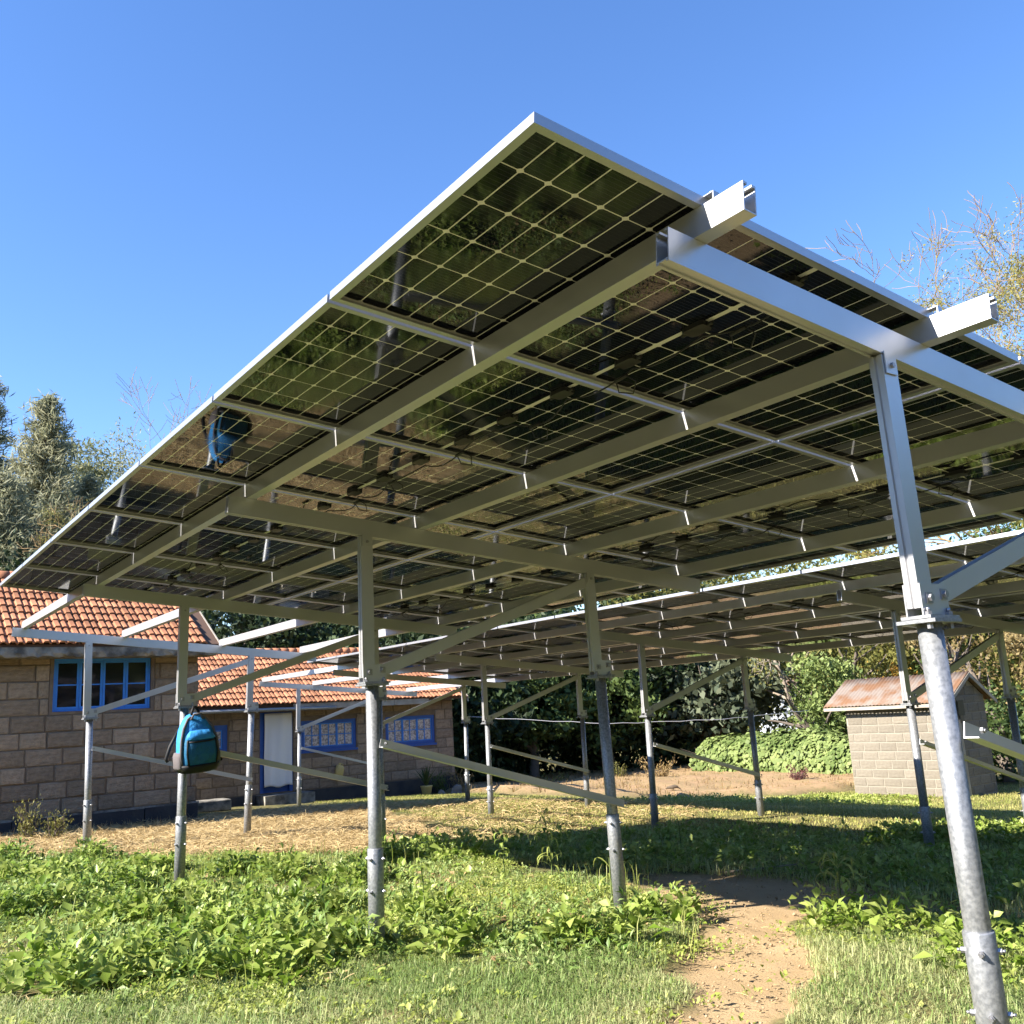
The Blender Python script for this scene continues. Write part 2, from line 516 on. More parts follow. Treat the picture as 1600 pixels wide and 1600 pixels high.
def array_frame(o, name, raf_x, pur_ends, groupname):
    sx = Vector((math.cos(T), 0, -math.sin(T))); up = Vector((math.sin(T), 0, math.cos(T)))
    pos = ['highest', 'second highest', 'second lowest', 'lowest']
    for k, v in enumerate(PURV):
        a = aw(o, pur_ends[k][0], v, -HP); b = aw(o, pur_ends[k][1], v, -HP)
        e = MB().prism(channel(0.050, HP - 0.0005), (0, 0, 0), (b - a), sx, up)
        p = e.build('purlin', alu, loc=a)
        tag(p, 'long aluminium purlin carrying panels, %s of the four in the %s' % (pos[k], groupname), 'purlin', groupname + ' purlins')
        # splice screws as parts
        for X in (3.62, 6.9):
            s = MB()
            for dx, dz in ((0, 0.02), (0.03, 0.03), (0.07, 0.022), (0.1, 0.06), (0.02, 0.062)):
                s.tube([(-0.001, dx, dz), (-0.005, dx, dz)], 0.004, 6)
            q = s.build('splice_screws', bolt_m, p)
            q.location = (0, X - pur_ends[k][0], 0); q.rotation_euler = (0, T, 0)
    for k, X in enumerate(raf_x):
        a = aw(o, X - 0.024, 0.475, -HP - HR); b = aw(o, X - 0.024, 4.15, -HP - HR)
        e = MB().prism(channel(0.048, HR - 0.001, True), (0, 0, 0), b - a, (0, 1, 0), up)
        p = e.build('rafter', alu, loc=a)
        tag(p, 'sloping aluminium rafter beam, %s from the near end of the %s' % (ORD[k], groupname), 'beam', groupname + ' rafters')
        for v in PURV:
            c = MB()
            for s_ in (-1, 1):
                x = v - 0.475 + 0.025 + s_ * 0.032
                c.obox((x * math.cos(T) + 0.1 * math.sin(T), 0.024, -x * math.sin(T) + 0.1 * math.cos(T) + 0.004), (0.012, 0.03, 0.006), sx, up)
            c.build('clip', frame_alu, p)


array_frame(A1, 'front', (0.055, 3.42, 6.87, 10.36), [(-0.146, 10.46), (-0.211, 10.44), (-0.19, 10.47), (-0.2, 10.45)], 'front array')
array_frame(A2, 'rear', (0.02, 3.42, 6.88, 10.33, 13.75, 17.2), [(-0.2, 17.35), (-0.17, 17.3), (-0.2, 17.36), (-0.21, 17.33)], 'rear array')

# end clamps holding the near panel edges
for k, v in enumerate(PURV):
    for o, nm in ((A1, 'front'), (A2, 'rear')):
        c = MB()
        c.box((0.012, -0.034, 0.0), (0.038, -0.030, 0.034)); c.box((0.012, -0.030, 0.031), (0.038, 0.010, 0.034))
        c.box((0.012, -0.052, 0.0), (0.038, -0.034, 0.004)); c.hexbolt((0.025, -0.018, 0.034), (0, 0, 1), 0.008, 0.007)
        e = c.build('end_clamp', frame_alu, loc=aw(o, 0, v, 0.0), rot=(0, T, 0))
        tag(e, 'small panel end clamp on the %s purlin end of the %s array' % (['highest', 'second highest', 'second lowest', 'lowest'][k], nm), 'clamp', nm + ' array end clamps')


# ---- posts
def make_post(top, base, plate_z, rot_label, label, group, side):
    """top = (x, y, z) under the rafter; base = (x, y); side=+1 upper end bracket opens towards +x"""
    zb = float(gz(base[0], base[1])) - 0.06
    B = Vector((base[0], base[1], zb)); TP = Vector(top)
    t = thing('support_post', label, 'post', B, group=group)
    ax = TP - B
    off = 0.03 * side                                             # the pipe stands a little off the upright's axis

    def at(z, dx=0.0, dy=0.0):
        f = (z - zb) / (TP.z - zb)
        return Vector((ax.x * f + dx, ax.y * f + dy, z - zb))
    up = ax.normalized()
    zs = plate_z - 0.905                                          # top of the ground sleeve
    MB().tube([at(zb + 0.01, off), at(plate_z - 0.012, off)], 0.0375, 24).build('pipe', galv, t)
    sl = MB(); sl.tube([at(zb, off), at(zs - 0.004, off), at(zs, off)], [0.0445, 0.0445, 0.0425], 24)
    sl = sl.build('ground_sleeve', galv, t)
    for zz in (zs - 0.055, zs - 0.225):
        for k in range(4):
            a = k * math.pi / 2 + 0.5
            d = Vector((math.cos(a), math.sin(a), 0))
            c = at(zz, off) + d * 0.043
            MB().tube([c, c + d * 0.012], 0.0095, 6, smooth=False).tube([c + d * 0.012, c + d * 0.022], 0.005, 8).build('set_bolt', bolt_m, sl)
    p = MB()
    c = at(plate_z, off)
    p.obox(c + Vector((0, 0, -0.006)), (0.150, 0.130, 0.011), (1, 0.0, 0.0), up)
    p.obox(c + Vector((0.012 * side, 0, 0.0065)), (0.165, 0.10, 0.010), (1, 0, 0), up)
    p = p.build('flange_plate', galv, t)
    for dx in (-0.055, 0.06):
        MB().hexbolt(c + Vector((dx, -0.035, 0.0115)), up, 0.012, 0.011, 0.012).tube([c + Vector((dx, -0.035, -0.03)), c + Vector((dx, -0.035, 0.012))], 0.010, 6, smooth=False).build('flange_bolt', bolt_m, p)
    # upright: aluminium channel 80 x 48
    a = at(plate_z + 0.035); b = at(TP.z)
    w, h, g = 0.078, 0.046, 0.004
    prof = [(-w / 2, -h / 2), (w / 2, -h / 2), (w / 2, h / 2), (-w / 2, h / 2), (-w / 2, 0.006), (-w / 2 + 0.008, 0.004), (-w / 2 + 0.008, -0.004), (-w / 2, -0.006)]
    MB().prism(prof, a, b, (1, 0, 0), (0, 1, 0)).build('upright', alu, t)
    # shoe plates either side, reaching to the brace
    for s_ in (-1, 1):
        k = MB(); y = s_ * (h / 2 + 0.0035)
        k.obox(at(plate_z + 0.061, 0.035 * side, y), (0.150, 0.005, 0.098), (1, 0, 0), up)
        k = k.build('shoe_plate', alu, t)
        for dx, dz in ((0.0, 0.065), (0.085 * side, 0.078)):
            pos = at(plate_z + dz, dx, y + s_ * 0.0025)
            MB().obox(pos + Vector((0, s_ * 0.002, 0)), (0.034, 0.004, 0.034), (1, 0, 0), up).hexbolt(pos + Vector((0, s_ * 0.004, 0)), (0, s_, 0), 0.0115, 0.010).build('shoe_bolt', bolt_m, k)
    # cap bracket under the rafter
    for s_ in (1, -1):
        k = MB().obox(at(TP.z - 0.026, 0.0, s_ * (h / 2 + 0.0045)), (0.062, 0.004, 0.075), (1, 0, 0), up).build('cap_bracket', alu, t)
    MB().hexbolt(at(TP.z - 0.035, 0.0, -h / 2 - 0.0065), (0, -1, 0), 0.009, 0.009).build('cap_bolt', bolt_m, k)
    return t


def raf_z(o, x):
    """underside of a rafter at world x"""
    W = -HP - HR
    V = (x - o.x - W * math.sin(T)) / math.cos(T)
    return aw(o, 0, V, W).z - 0.001


def braces(o, xa, xb, y, pz, xa_low, xb_low, nm, k):
    za = pz + 0.075; zb_ = raf_z(o, xb) - 0.06
    a = Vector((xa + 0.075, y, za)); b = Vector((xb - 0.03, y, zb_))
    d = (b - a); u = Vector((0, -1, 0)).cross(d).normalized()
    if u.z < 0: u = -u
    w, h, t = 0.034, 0.066, 0.004
    prof = [(-w / 2, 0), (w / 2, 0), (w / 2, h), (w / 2 - t, h), (w / 2 - t, t), (-w / 2 + t, t), (-w / 2 + t, h), (-w / 2, h)]
    prof = [(p[0], p[1] - h / 2) for p in prof]
    br = MB().prism(prof, (0, 0, 0), d, (0, 1, 0), u).build('diagonal_brace', alu, loc=a)
    tag(br, 'aluminium brace slanting up to the %s rafter of the %s array' % (ORD[k], nm), 'brace', nm + ' array upper braces')
    a = Vector((xa_low + 0.02, y - 0.043, pz - 0.335)); b = Vector((xb_low + 0.055, y - 0.043, pz - 0.335 - 0.51))
    d = b - a; u = d.cross(Vector((0, 1, 0))).normalized()
    if u.z < 0: u = -u
    prof = [(0, 0), (-0.048, 0), (-0.048, 0.004), (-0.004, 0.004), (-0.004, 0.05), (0, 0.05)]
    br = MB().prism([(p[0], p[1] - 0.025) for p in prof], (0, 0, 0), d, (0, 1, 0), u).build('lower_brace', alu, loc=a)
    tag(br, 'low aluminium angle brace between the two posts of the %s rafter, %s array' % (ORD[k], nm), 'brace', nm + ' array lower braces')
    for q, s_ in ((0.012, 1), (d.length - 0.03, 1)):
        c = d.normalized() * q + Vector((0, -0.0005, 0.0))
        MB().hexbolt(c + Vector((0, -0.048, 0)), (0, -1, 0), 0.010, 0.009, 0.006).build('brace_bolt', bolt_m, br)


P1 = [((2.735, 1.628), (2.79, 1.628), (4.58, 1.628), (4.60, 1.628)),
      ((2.59, 4.993), (2.575, 4.993), (4.316, 4.993), (4.365, 4.993)),
      ((2.59, 8.443), (2.555, 8.443), (4.455, 8.443), (4.45, 8.443)),
      ((2.56, 11.93), (2.59, 11.93), (4.52, 11.93), (4.44, 11.93))]
for k, (ta, ba, tb, bb) in enumerate(P1):
    pz = 0.21 + EYE
    make_post((ta[0], ta[1], raf_z(A1, ta[0])), ba, pz, '', 'galvanised post under the high end of the %s rafter, front array' % ORD[k], 'front array posts', 1)
    make_post((tb[0], tb[1], raf_z(A1, tb[0])), bb, pz, '', 'galvanised post under the low end of the %s rafter, front array' % ORD[k], 'front array posts', 1)
    f = (pz - 0.335) / raf_z(A1, ta[0])
    braces(A1, ta[0] + 0.02, tb[0], ta[1], pz, ba[0] * (1 - f) + ta[0] * f + 0.03, bb[0] + 0.03, 'front', k)
for k, X in enumerate((0.02, 3.42, 6.88, 10.33, 13.75, 17.2)):
    y = A2.y + X
    pz = -0.125 + EYE
    lean = [0, 0.02, -0.02, 0.0, 0.03, -0.02][k]
    make_post((8.17, y, raf_z(A2, 8.17)), (8.15 + lean, y), pz, '', 'galvanised post under the high end of the %s rafter, rear array' % ORD[k], 'rear array posts', 1)
    make_post((10.02, y, raf_z(A2, 10.02)), (10.0 - lean, y), pz, '', 'galvanised post under the low end of the %s rafter, rear array' % ORD[k], 'rear array posts', 1)
    braces(A2, 8.19, 10.02, y, pz, 8.18, 10.0, 'rear', k)


# ---- module cables strung along the junction boxes
def cable(o, row, c0, c1, seed, label):
    rg = random.Random(seed); pts = []
    ys = []
    for c in range(c0, c1):
        for y in (0.16, 0.55, 0.91):
            ys.append(c * PITCH + y)
    for a, b in zip(ys[:-1], ys[1:]):
        sag = rg.uniform(0.012, 0.05); dv = rg.uniform(-0.05, 0.06)
        for q in range(6):
            f = q / 6; s_ = math.sin(math.pi * f)
            pts.append(aw(o, a + (b - a) * f, ROWV[row] + PL / 2 + 0.025 + dv * s_, -0.012 - sag * s_))
    m = MB().tube(pts, 0.0035, 6)
    # loop connectors
    for i in range(4, len(pts) - 4, 9):
        p = pts[i]
        m.tube([p + Vector((0, -0.035, 0)), p + Vector((0, 0.035, -0.004))], 0.008, 6)
        m.tube([p + Vector((0, 0.03, 0)), p + Vector((0.05, 0.07, -0.03)), p + Vector((0.07, 0.01, -0.05)), p + Vector((0.03, -0.05, -0.025)), p + Vector((0, -0.03, 0))], 0.003, 5)
    return tag(m.build('cable', black_pl), label, 'cable', 'module cables')


cable(A1, 0, 0, 4, 1, 'black cable run under the middle of the higher row, near panels of front array')
cable(A1, 0, 4, 7, 2, 'black cable run under the higher row, far panels of front array')
cable(A1, 1, 0, 4, 3, 'black cable run under the lower row, near panels of front array')
cable(A1, 1, 4, 7, 4, 'black cable run under the lower row, far panels of front array')
cable(A2, 0, 0, 6, 5, 'black cable run under the higher row of the rear array, near half')
cable(A2, 1, 0, 6, 6, 'black cable run under the lower row of the rear array, near half')
#%%PART2
# ------------------------------------------------------------------ houses
stone_m = mat('rough_stone_block', (0.37, 0.285, 0.195), 0.92, 0, 0.2, var=(0.245, 0.185, 0.125), vscale=4.2, vamt=0.2, bump=1.0, bscale=14, rand=0.24, coords='Object')
stone_b = mat('rough_stone_block_grey', (0.36, 0.27, 0.19), 0.92, 0, 0.2, var=(0.24, 0.175, 0.125), vscale=4, vamt=0.2, bump=0.9, bscale=20, rand=0.2)
mortar_m = mat('mortar', (0.235, 0.18, 0.125), 0.95, 0, 0.1, var=(0.13, 0.10, 0.08), vscale=6, bump=0.4, bscale=40)
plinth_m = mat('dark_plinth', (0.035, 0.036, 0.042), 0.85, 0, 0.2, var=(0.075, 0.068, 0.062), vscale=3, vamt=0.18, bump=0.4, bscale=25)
conc_m = mat('weathered_concrete', (0.30, 0.28, 0.24), 0.95, 0, 0.15, var=(0.10, 0.095, 0.085), vscale=6, vamt=0.13, bump=0.7, bscale=18)
tile_m = mat('clay_roof_tile', (0.40, 0.185, 0.10), 0.92, 0, 0.12, var=(0.27, 0.12, 0.07), vscale=3.2, vamt=0.16, coords='Object', rand=0.3, bump=0.2, bscale=40)
deck_m = mat('roof_underside', (0.10, 0.055, 0.035), 0.95)
blue_m = mat('blue_window_paint', (0.025, 0.18, 0.62), 0.45, 0, 0.5, var=(0.04, 0.24, 0.68), vscale=9)
blue_d = mat('dark_blue_paint', (0.012, 0.07, 0.30), 0.5, 0, 0.5, var=(0.018, 0.09, 0.36), vscale=6)
pane_m = mat('dark_window_glass', (0.010, 0.010, 0.012), 0.06, 0, 0.5)
lace_m = mat('lace_behind_glass', (0.62, 0.54, 0.50), 0.3, 0, 0.4, var=(0.28, 0.23, 0.22), vscale=26, vamt=0.1, detail=2)
cream_m = mat('cream_fascia', (0.42, 0.38, 0.32), 0.7, 0, 0.3, var=(0.28, 0.24, 0.19), vscale=5, vamt=0.2)
cloth_m = mat('white_curtain_cloth', (0.78, 0.76, 0.74), 0.9, 0, 0.1)
rust_m = mat('rusty_iron_sheet', (0.17, 0.092, 0.052), 0.85, 0.0, 0.2, var=(0.20, 0.165, 0.14), vscale=3.6, vamt=0.1, bump=0.1)
shed_m = mat('pale_concrete_block', (0.225, 0.20, 0.16), 0.92, 0, 0.2, var=(0.17, 0.147, 0.115), vscale=5, vamt=0.2, bump=0.35, bscale=25, rand=0.1)
shedmortar_m = mat('pale_mortar', (0.30, 0.27, 0.22), 0.95, 0, 0.1)


def block_mesh(name, m, seed, rough=0.03):
    """unit block 0..1 with a chamfered, slightly uneven front (front = -y)"""
    rg = random.Random(seed); b = 0.035
    bz = 0.06
    v = []
    for (x, z) in ((0, 0), (1, 0), (1, 1), (0, 1)):
        v.append((x, 1.0, z))
    for (x, z) in ((0, 0), (1, 0), (1, 1), (0, 1)):
        v.append((x, 0.35, z))
    for (x, z) in ((b, bz), (1 - b, bz), (1 - b, 1 - bz), (b, 1 - bz)):
        v.append((x + rg.uniform(-rough, rough) * 0.5, rg.uniform(0, 0.12), z + rg.uniform(-rough, rough)))
    v.append((0.5 + rg.uniform(-.2, .2), -0.05 + rg.uniform(-0.1, 0.12), 0.5 + rg.uniform(-.2, .2)))
    f = []
    for i in range(4):
        j = (i + 1) % 4
        f.append((i, 4 + i, 4 + j, j)[::-1]); f.append((4 + i, 8 + i, 8 + j, 4 + j)[::-1]); f.append((8 + i, 12, 8 + j)[::-1])
    me = bpy.data.meshes.new(name); me.from_pydata(v, [], [tuple(q) for q in f]); me.materials.append(m); me.update()
    return me


STONES_A = [block_mesh('stone_block', stone_m, i, 0.05) for i in range(6)]
STONES_B = [block_mesh('stone_block', stone_b, 20 + i, 0.05) for i in range(6)]
BLOCKS_S = [block_mesh('wall_block', shed_m, 40 + i, 0.02) for i in range(4)]


def courses(wall, meshes, length, z0, z1, ch, bl, openings, seed, gap=0.014, jit=0.12, depth=0.03, name='block'):
    """lay blocks on a wall part whose local x runs along the wall, z up, front face at y=0"""
    rg = random.Random(seed); z = z0; r = 0
    while z < z1 - 0.05:
        h = min(ch * rg.uniform(0.94, 1.06), z1 - z)
        x = -rg.uniform(0, bl) if r % 2 else -rg.uniform(0, bl * 0.5)
        while x < length:
            w = bl * rg.uniform(1 - jit * 2, 1 + jit * 2)
            segs = [(max(x, 0), min(x + w, length))]
            for (ox0, ox1, oz0, oz1) in openings:
                if z + h > oz0 + 0.02 and z < oz1 - 0.02:
                    ns = []
                    for (a, b) in segs:
                        if b <= ox0 or a >= ox1: ns.append((a, b))
                        else:
                            if a < ox0: ns.append((a, ox0))
                            if b > ox1: ns.append((ox1, b))
                    segs = ns
            for (a, b) in segs:
                if b - a > 0.05:
                    d = depth * rg.uniform(0.75, 1.2)
                    obj(name, rg.choice(meshes), wall, loc=(a + gap / 2, -d * 0.7, z + gap / 2), scale=(b - a - gap, d * 1.5, h - gap))
            x += w
        z += h; r += 1


def slab(mb, x0, x1, z0, z1, y0, y1, openings):
    xs = sorted({x0, x1, *[o[0] for o in openings], *[o[1] for o in openings]})
    for a, b in zip(xs[:-1], xs[1:]):
        zs = [(z0, z1)]
        for (ox0, ox1, oz0, oz1) in openings:
            if a >= ox0 - 1e-6 and b <= ox1 + 1e-6:
                ns = []
                for (c, d) in zs:
                    if oz0 > c: ns.append((c, min(d, oz0)))
                    if oz1 < d: ns.append((max(c, oz1), d))
                zs = ns
        for (c, d) in zs:
            if d - c > 1e-4: mb.box((a, y0, c), (b, y1, d))
    return mb


def tile_mesh():
    prof = [(0, 0), (.012, 0), (.026, .026), (.084, .031), (.100, .004), (.118, 0), (.134, .020), (.176, .024), (.192, .003), (.2155, 0)]
    L_ = 0.30; v = []; f = []; n = len(prof)
    for (x, z) in prof: v.append((x, 0, z + 0.034))
    for (x, z) in prof: v.append((x, L_, z + 0.004))
    for (x, z) in prof: v.append((x, 0.004, z * 0.9 + 0.010))
    for i in range(n - 1):
        f.append((i, i + 1, n + i + 1, n + i)); f.append((2 * n + i, 2 * n + i + 1, i + 1, i))
    me = bpy.data.meshes.new('roof_tile'); me.from_pydata(v, [], f); me.materials.append(tile_m); me.update()
    return me


TILE = tile_mesh()


def tiled_slope(roof, x0, ncol, rows, origin, pitch, limit, seed, expo=0.25, w=0.2155):
    """tiles as children of the roof part; what is past `limit` is joined as one part"""
    rg = random.Random(seed); spare_v = []; spare_f = []; n = 0
    tv = np.array([v.co[:] for v in TILE.vertices]); tf = [tuple(p.vertices) for p in TILE.polygons]
    order = [(r, c) for c in range(ncol - 1, -1, -1) for r in range(rows)]
    for r, c in order:
        off = 0.0 if r % 2 == 0 else 0.0
        lx = x0 + c * w + rg.uniform(-0.004, 0.004) + off; s = r * expo + rg.uniform(-0.006, 0.006)
        tz = rg.uniform(0, 0.006)
        loc = Vector((origin[0] + lx, origin[1] + s * math.cos(pitch) - tz * math.sin(pitch), origin[2] + s * math.sin(pitch) + tz * math.cos(pitch)))
        rot = (pitch, 0, rg.uniform(-0.012, 0.012))
        if n < limit:
            obj('roof_tile', TILE, roof, loc=loc, rot=rot)
        else:
            M = Matrix.Translation(loc) @ Matrix.Rotation(rot[2], 4, 'Z') @ Matrix.Rotation(pitch, 4, 'X')
            o_ = len(spare_v)
            spare_v += [tuple(M @ Vector(p)) for p in tv]; spare_f += [tuple(i + o_ for i in q) for q in tf]
        n += 1
    if spare_v:
        me = bpy.data.meshes.new('roof_tiles'); me.from_pydata(spare_v, [], spare_f); me.materials.append(tile_m); me.update()
        tag(obj('roof_tiles', me, roof), kind='stuff')


def gable_roof(house, x0, x1, y_e, z_e, y_r, z_r, ncol, rows, limit, seed):
    p = math.atan2(z_r - z_e, y_r - y_e); t = 0.05
    d = MB()
    yb = 2 * y_r - y_e
    d.prism([(y_e, z_e), (y_r, z_r), (yb, z_e), (yb, z_e - t), (y_r, z_r - t * 1.3), (y_e, z_e - t)], (x0, 0, 0), (x1, 0, 0), (0, 1, 0), (0, 0, 1))
    roof = d.build('roof', deck_m, house)
    tiled_slope(roof, 0, ncol, rows, (x0, y_e - 0.05, z_e - 0.03 + 0.015), p, limit, seed)
    # back slope cover and ridge cap
    b = MB(); n = 40
    for i in range(n):
        xa = x0 + (x1 - x0) * i / n; xb = x0 + (x1 - x0) * (i + 1) / n
        b.tube([(xa, y_r, z_r + 0.03), (xb + 0.02, y_r, z_r + 0.035)], [0.10, 0.088], 8)
    tag(b.build('ridge_tiles', tile_m, roof), kind='stuff')
    bs = MB(); bs.prism([(y_r + 0.05, z_r + 0.012 - 0.03), (yb + 0.02, z_e + 0.012), (yb + 0.02, z_e + 0.032), (y_r + 0.05, z_r + 0.012)], (x0, 0, 0), (x1, 0, 0), (0, 1, 0), (0, 0, 1))
    bs.build('rear_slope', tile_m, roof)
    # verge board at the right gable
    v = MB().prism([(y_e, z_e - 0.12), (y_r, z_r - 0.12), (y_r, z_r + 0.01), (y_e, z_e + 0.01)], (x1 + 0.002, 0, 0), (x1 + 0.024, 0, 0), (0, 1, 0), (0, 0, 1))
    v.build('verge_board', cream_m, roof)
    return roof


def window(house, x0, x1, z0, z1, y, ncas, cols, rows, fmat, pmat, fw=0.05, mw=0.026, sill=True, outer=None):
    """frame mesh (part) with panes as sub-parts; front of frame at y"""
    f = MB()
    f.box((x0, y, z0), (x0 + fw, y + 0.07, z1)); f.box((x1 - fw, y, z0), (x1, y + 0.07, z1))
    f.box((x0 + fw, y, z0), (x1 - fw, y + 0.07, z0 + fw)); f.box((x0 + fw, y, z1 - fw), (x1 - fw, y + 0.07, z1))
    w = (x1 - x0 - 2 * fw) / ncas
    panes = []
    wi = f.build('window', outer or fmat, house)
    for c in range(ncas):
        a = x0 + fw + c * w; b = a + w
        g = MB(); e = 0.003; q = mw
        g.box((a + e, y + 0.012, z0 + fw + e), (a + q, y + 0.05, z1 - fw - e)); g.box((b - q, y + 0.012, z0 + fw + e), (b - e, y + 0.05, z1 - fw - e))
        g.box((a + q, y + 0.012, z0 + fw + e), (b - q, y + 0.05, z0 + fw + q)); g.box((a + q, y + 0.012, z1 - fw - q), (b - q, y + 0.05, z1 - fw - e))
        iw = (b - a - 2 * q) / cols; ih = (z1 - z0 - 2 * fw - 2 * q) / rows
        for i in range(1, cols):
            xx = a + q + i * iw; g.box((xx - 0.009, y + 0.014, z0 + fw + q), (xx + 0.009, y + 0.045, z1 - fw - q))
        for j in range(1, rows):
            zz = z0 + fw + q + j * ih
            for i in range(cols):
                g.box((a + q + i * iw + (0.009 if i else 0), y + 0.016, zz - 0.009), (a + q + (i + 1) * iw - (0.009 if i < cols - 1 else 0), y + 0.043, zz + 0.009))
        g.build('casement', fmat, wi)
        for i in range(cols):
            for j in range(rows):
                px0 = a + q + i * iw + (0.009 if i else 0); px1 = a + q + (i + 1) * iw - (0.009 if i < cols - 1 else 0)
                pz0 = z0 + fw + q + j * ih + (0.009 if j else 0); pz1 = z0 + fw + q + (j + 1) * ih - (0.009 if j < rows - 1 else 0)
                MB().box((px0, y + 0.030, pz0), (px1, y + 0.034, pz1)).build('pane', pmat, wi)
    if sill:
        MB().box((x0 - 0.03, y - 0.05, z0 - 0.05), (x1 + 0.03, y + 0.06, z0 - 0.002)).build('sill', outer or fmat, wi)
    return wi


# ---- house A: stone house on the left
HA = thing('stone_house', 'stone block house with orange clay tile roof and blue window at left', 'house', (-1.0, 15.4, -0.3 + 0.0))
hx, hy, hz = HA.location
ZA0, ZA1 = -1.45 + EYE - hz, 1.20 + EYE - hz
LA = 4.95 - hx
win = (2.84 - hx, 4.23 - hx, 0.385 + EYE - hz, 1.16 + EYE - hz)
w = slab(MB(), 0, LA, ZA0, ZA1, 0.0, 0.2, [win]).build('wall', mortar_m, HA)
ops = [(win[0] - 0.05, win[1] + 0.05, win[2] - 0.04, win[3] + 0.1)]
courses(w, STONES_A, LA, -1.07 + EYE - hz, ZA1, 0.238, 0.44, ops, 3, gap=0.015, jit=0.16)
# quoin / render band round the window
rb = MB(); rb.box((ops[0][0], -0.012, ops[0][2]), (win[0], 0.0, ZA1)); rb.box((win[1], -0.012, ops[0][2]), (ops[0][1], 0.0, ZA1)); rb.box((win[0], -0.012, ops[0][2]), (win[1], 0.0, win[2]))
rb.build('window_surround', mortar_m, HA)
sw = MB(); sw.box((LA - 0.2, 0.2, ZA0), (LA, 3.4, ZA1)); sw = sw.build('side_wall', mortar_m, HA)
MB().box((0, 3.4, ZA0), (LA, 3.6, ZA1)).build('back_wall', mortar_m, HA)
MB().box((0, 0.2, ZA0), (0.2, 3.4, ZA1)).build('side_wall', mortar_m, HA)
# side wall blocks (faces +x): a wall part turned by 90 degrees
sp = MB().box((0.001, 0.0, 0), (3.39, 0.004, 0.01)).build('side_wall_face', mortar_m, HA)
sp.location = (LA + 0.005, 0.0, 0); sp.rotation_euler = (0, 0, R(90))
courses(sp, STONES_A, 3.4, -1.07 + EYE - hz, ZA1, 0.238, 0.5, [], 5, gap=0.022)
pl = MB()
rg = random.Random(4); x = -0.05
while x < LA:
    wd = rg.uniform(0.55, 0.95); x2 = min(x + wd, LA + 0.05)
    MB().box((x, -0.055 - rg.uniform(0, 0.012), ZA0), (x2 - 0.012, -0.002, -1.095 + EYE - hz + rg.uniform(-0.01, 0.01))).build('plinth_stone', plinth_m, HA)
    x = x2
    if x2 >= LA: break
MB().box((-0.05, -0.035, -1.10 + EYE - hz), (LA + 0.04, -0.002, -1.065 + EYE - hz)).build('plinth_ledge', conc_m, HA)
window(HA, win[0] + 0.004, win[1] - 0.004, win[2] + 0.004, win[3] - 0.004, 0.03, 4, 1, 2, blue_m, pane_m, 0.03, 0.034, sill=False)
# rough concrete eave beam
n = 110; vs = []; fs = []
x0_, x1_ = -0.3, LA + 0.15
for i in range(n + 1):
    x = x0_ + (x1_ - x0_) * i / n
    j = rng.uniform(-0.016, 0.016, 4)
    zb = 1.155 + EYE - hz; zt = 1.292 + EYE - hz
    vs += [(x, 0.02, zb + 0.002), (x, -0.44 + j[0], zb + j[1]), (x, -0.455 + j[2], zb + 0.05 + j[3] * 1.5), (x, -0.45 + j[1] * 0.5, zt), (x, 0.02, zt)]
for i in range(n):
    for k in range(4):
        a = i * 5 + k; fs.append((a, a + 5, a + 6, a + 1)[::-1])
fs.append((0, 1, 2, 3, 4)); fs.append(tuple(n * 5 + k for k in range(5))[::-1])
MB().add(vs, fs).build('eave_beam', conc_m, HA)
gable_roof(HA, -0.30, LA + 0.20, -0.44, 1.33 + EYE - hz, 1.56, 2.56 + EYE - hz, int((LA + 0.5) / 0.2155), 9, 300, 8)
MB().prism([(0.0, ZA1), (3.2, ZA1), (1.6, 2.44 + EYE - hz)], (LA - 0.2, 0, 0), (LA - 0.002, 0, 0), (0, 1, 0), (0, 0, 1)).build('gable', mortar_m, HA)

# ---- house B: low house with door curtain
HB = thing('stone_cottage', 'low stone cottage with clay tile roof, curtained door and blue windows', 'house', (5.0, 20.5, -0.7))
bx, by, bz = HB.location


def zr(z): return z + EYE - bz


LB = 12.95 - bx
door = (7.97 - bx, 8.72 - bx, zr(-1.40), zr(0.31))
w0 = (6.35 - bx, 7.25 - bx, zr(-0.51), zr(0.09)); w1 = (8.93 - bx, 10.29 - bx, zr(-0.575), zr(0.085)); w2 = (11.06 - bx, 12.42 - bx, zr(-0.60), zr(0.07))
opn = [door, w0, w1, w2]
ZB0, ZB1 = zr(-2.05), zr(0.42)
w = slab(MB(), 0, LB, ZB0, ZB1, 0.0, 0.2, opn).build('wall', mortar_m, HB)
courses(w, STONES_B, LB, zr(-1.41), ZB1, 0.225, 0.43, [(o[0] - 0.02, o[1] + 0.02, o[2] - 0.03, o[3] + 0.02) for o in opn], 13, gap=0.016, depth=0.022)
MB().box((LB - 0.2, 0.2, ZB0), (LB, 3.0, ZB1)).build('side_wall', mortar_m, HB)
MB().box((0, 0.2, ZB0), (0.2, 3.0, ZB1)).build('side_wall', mortar_m, HB)
MB().box((0, 3.0, ZB0), (LB, 3.2, ZB1)).build('back_wall', mortar_m, HB)
MB().prism([(0.0, ZB1), (3.2, ZB1), (1.55, zr(1.66))], (LB - 0.2, 0, 0), (LB - 0.002, 0, 0), (0, 1, 0), (0, 0, 1)).build('gable', mortar_m, HB)
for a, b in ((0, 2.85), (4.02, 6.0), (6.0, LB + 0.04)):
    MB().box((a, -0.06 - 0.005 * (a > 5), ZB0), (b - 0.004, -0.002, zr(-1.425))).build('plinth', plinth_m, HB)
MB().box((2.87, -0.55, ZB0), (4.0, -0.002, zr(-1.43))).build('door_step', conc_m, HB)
window(HB, *w0, 0.02, 1, 2, 2, blue_m, lace_m, 0.10, 0.03, outer=blue_d)
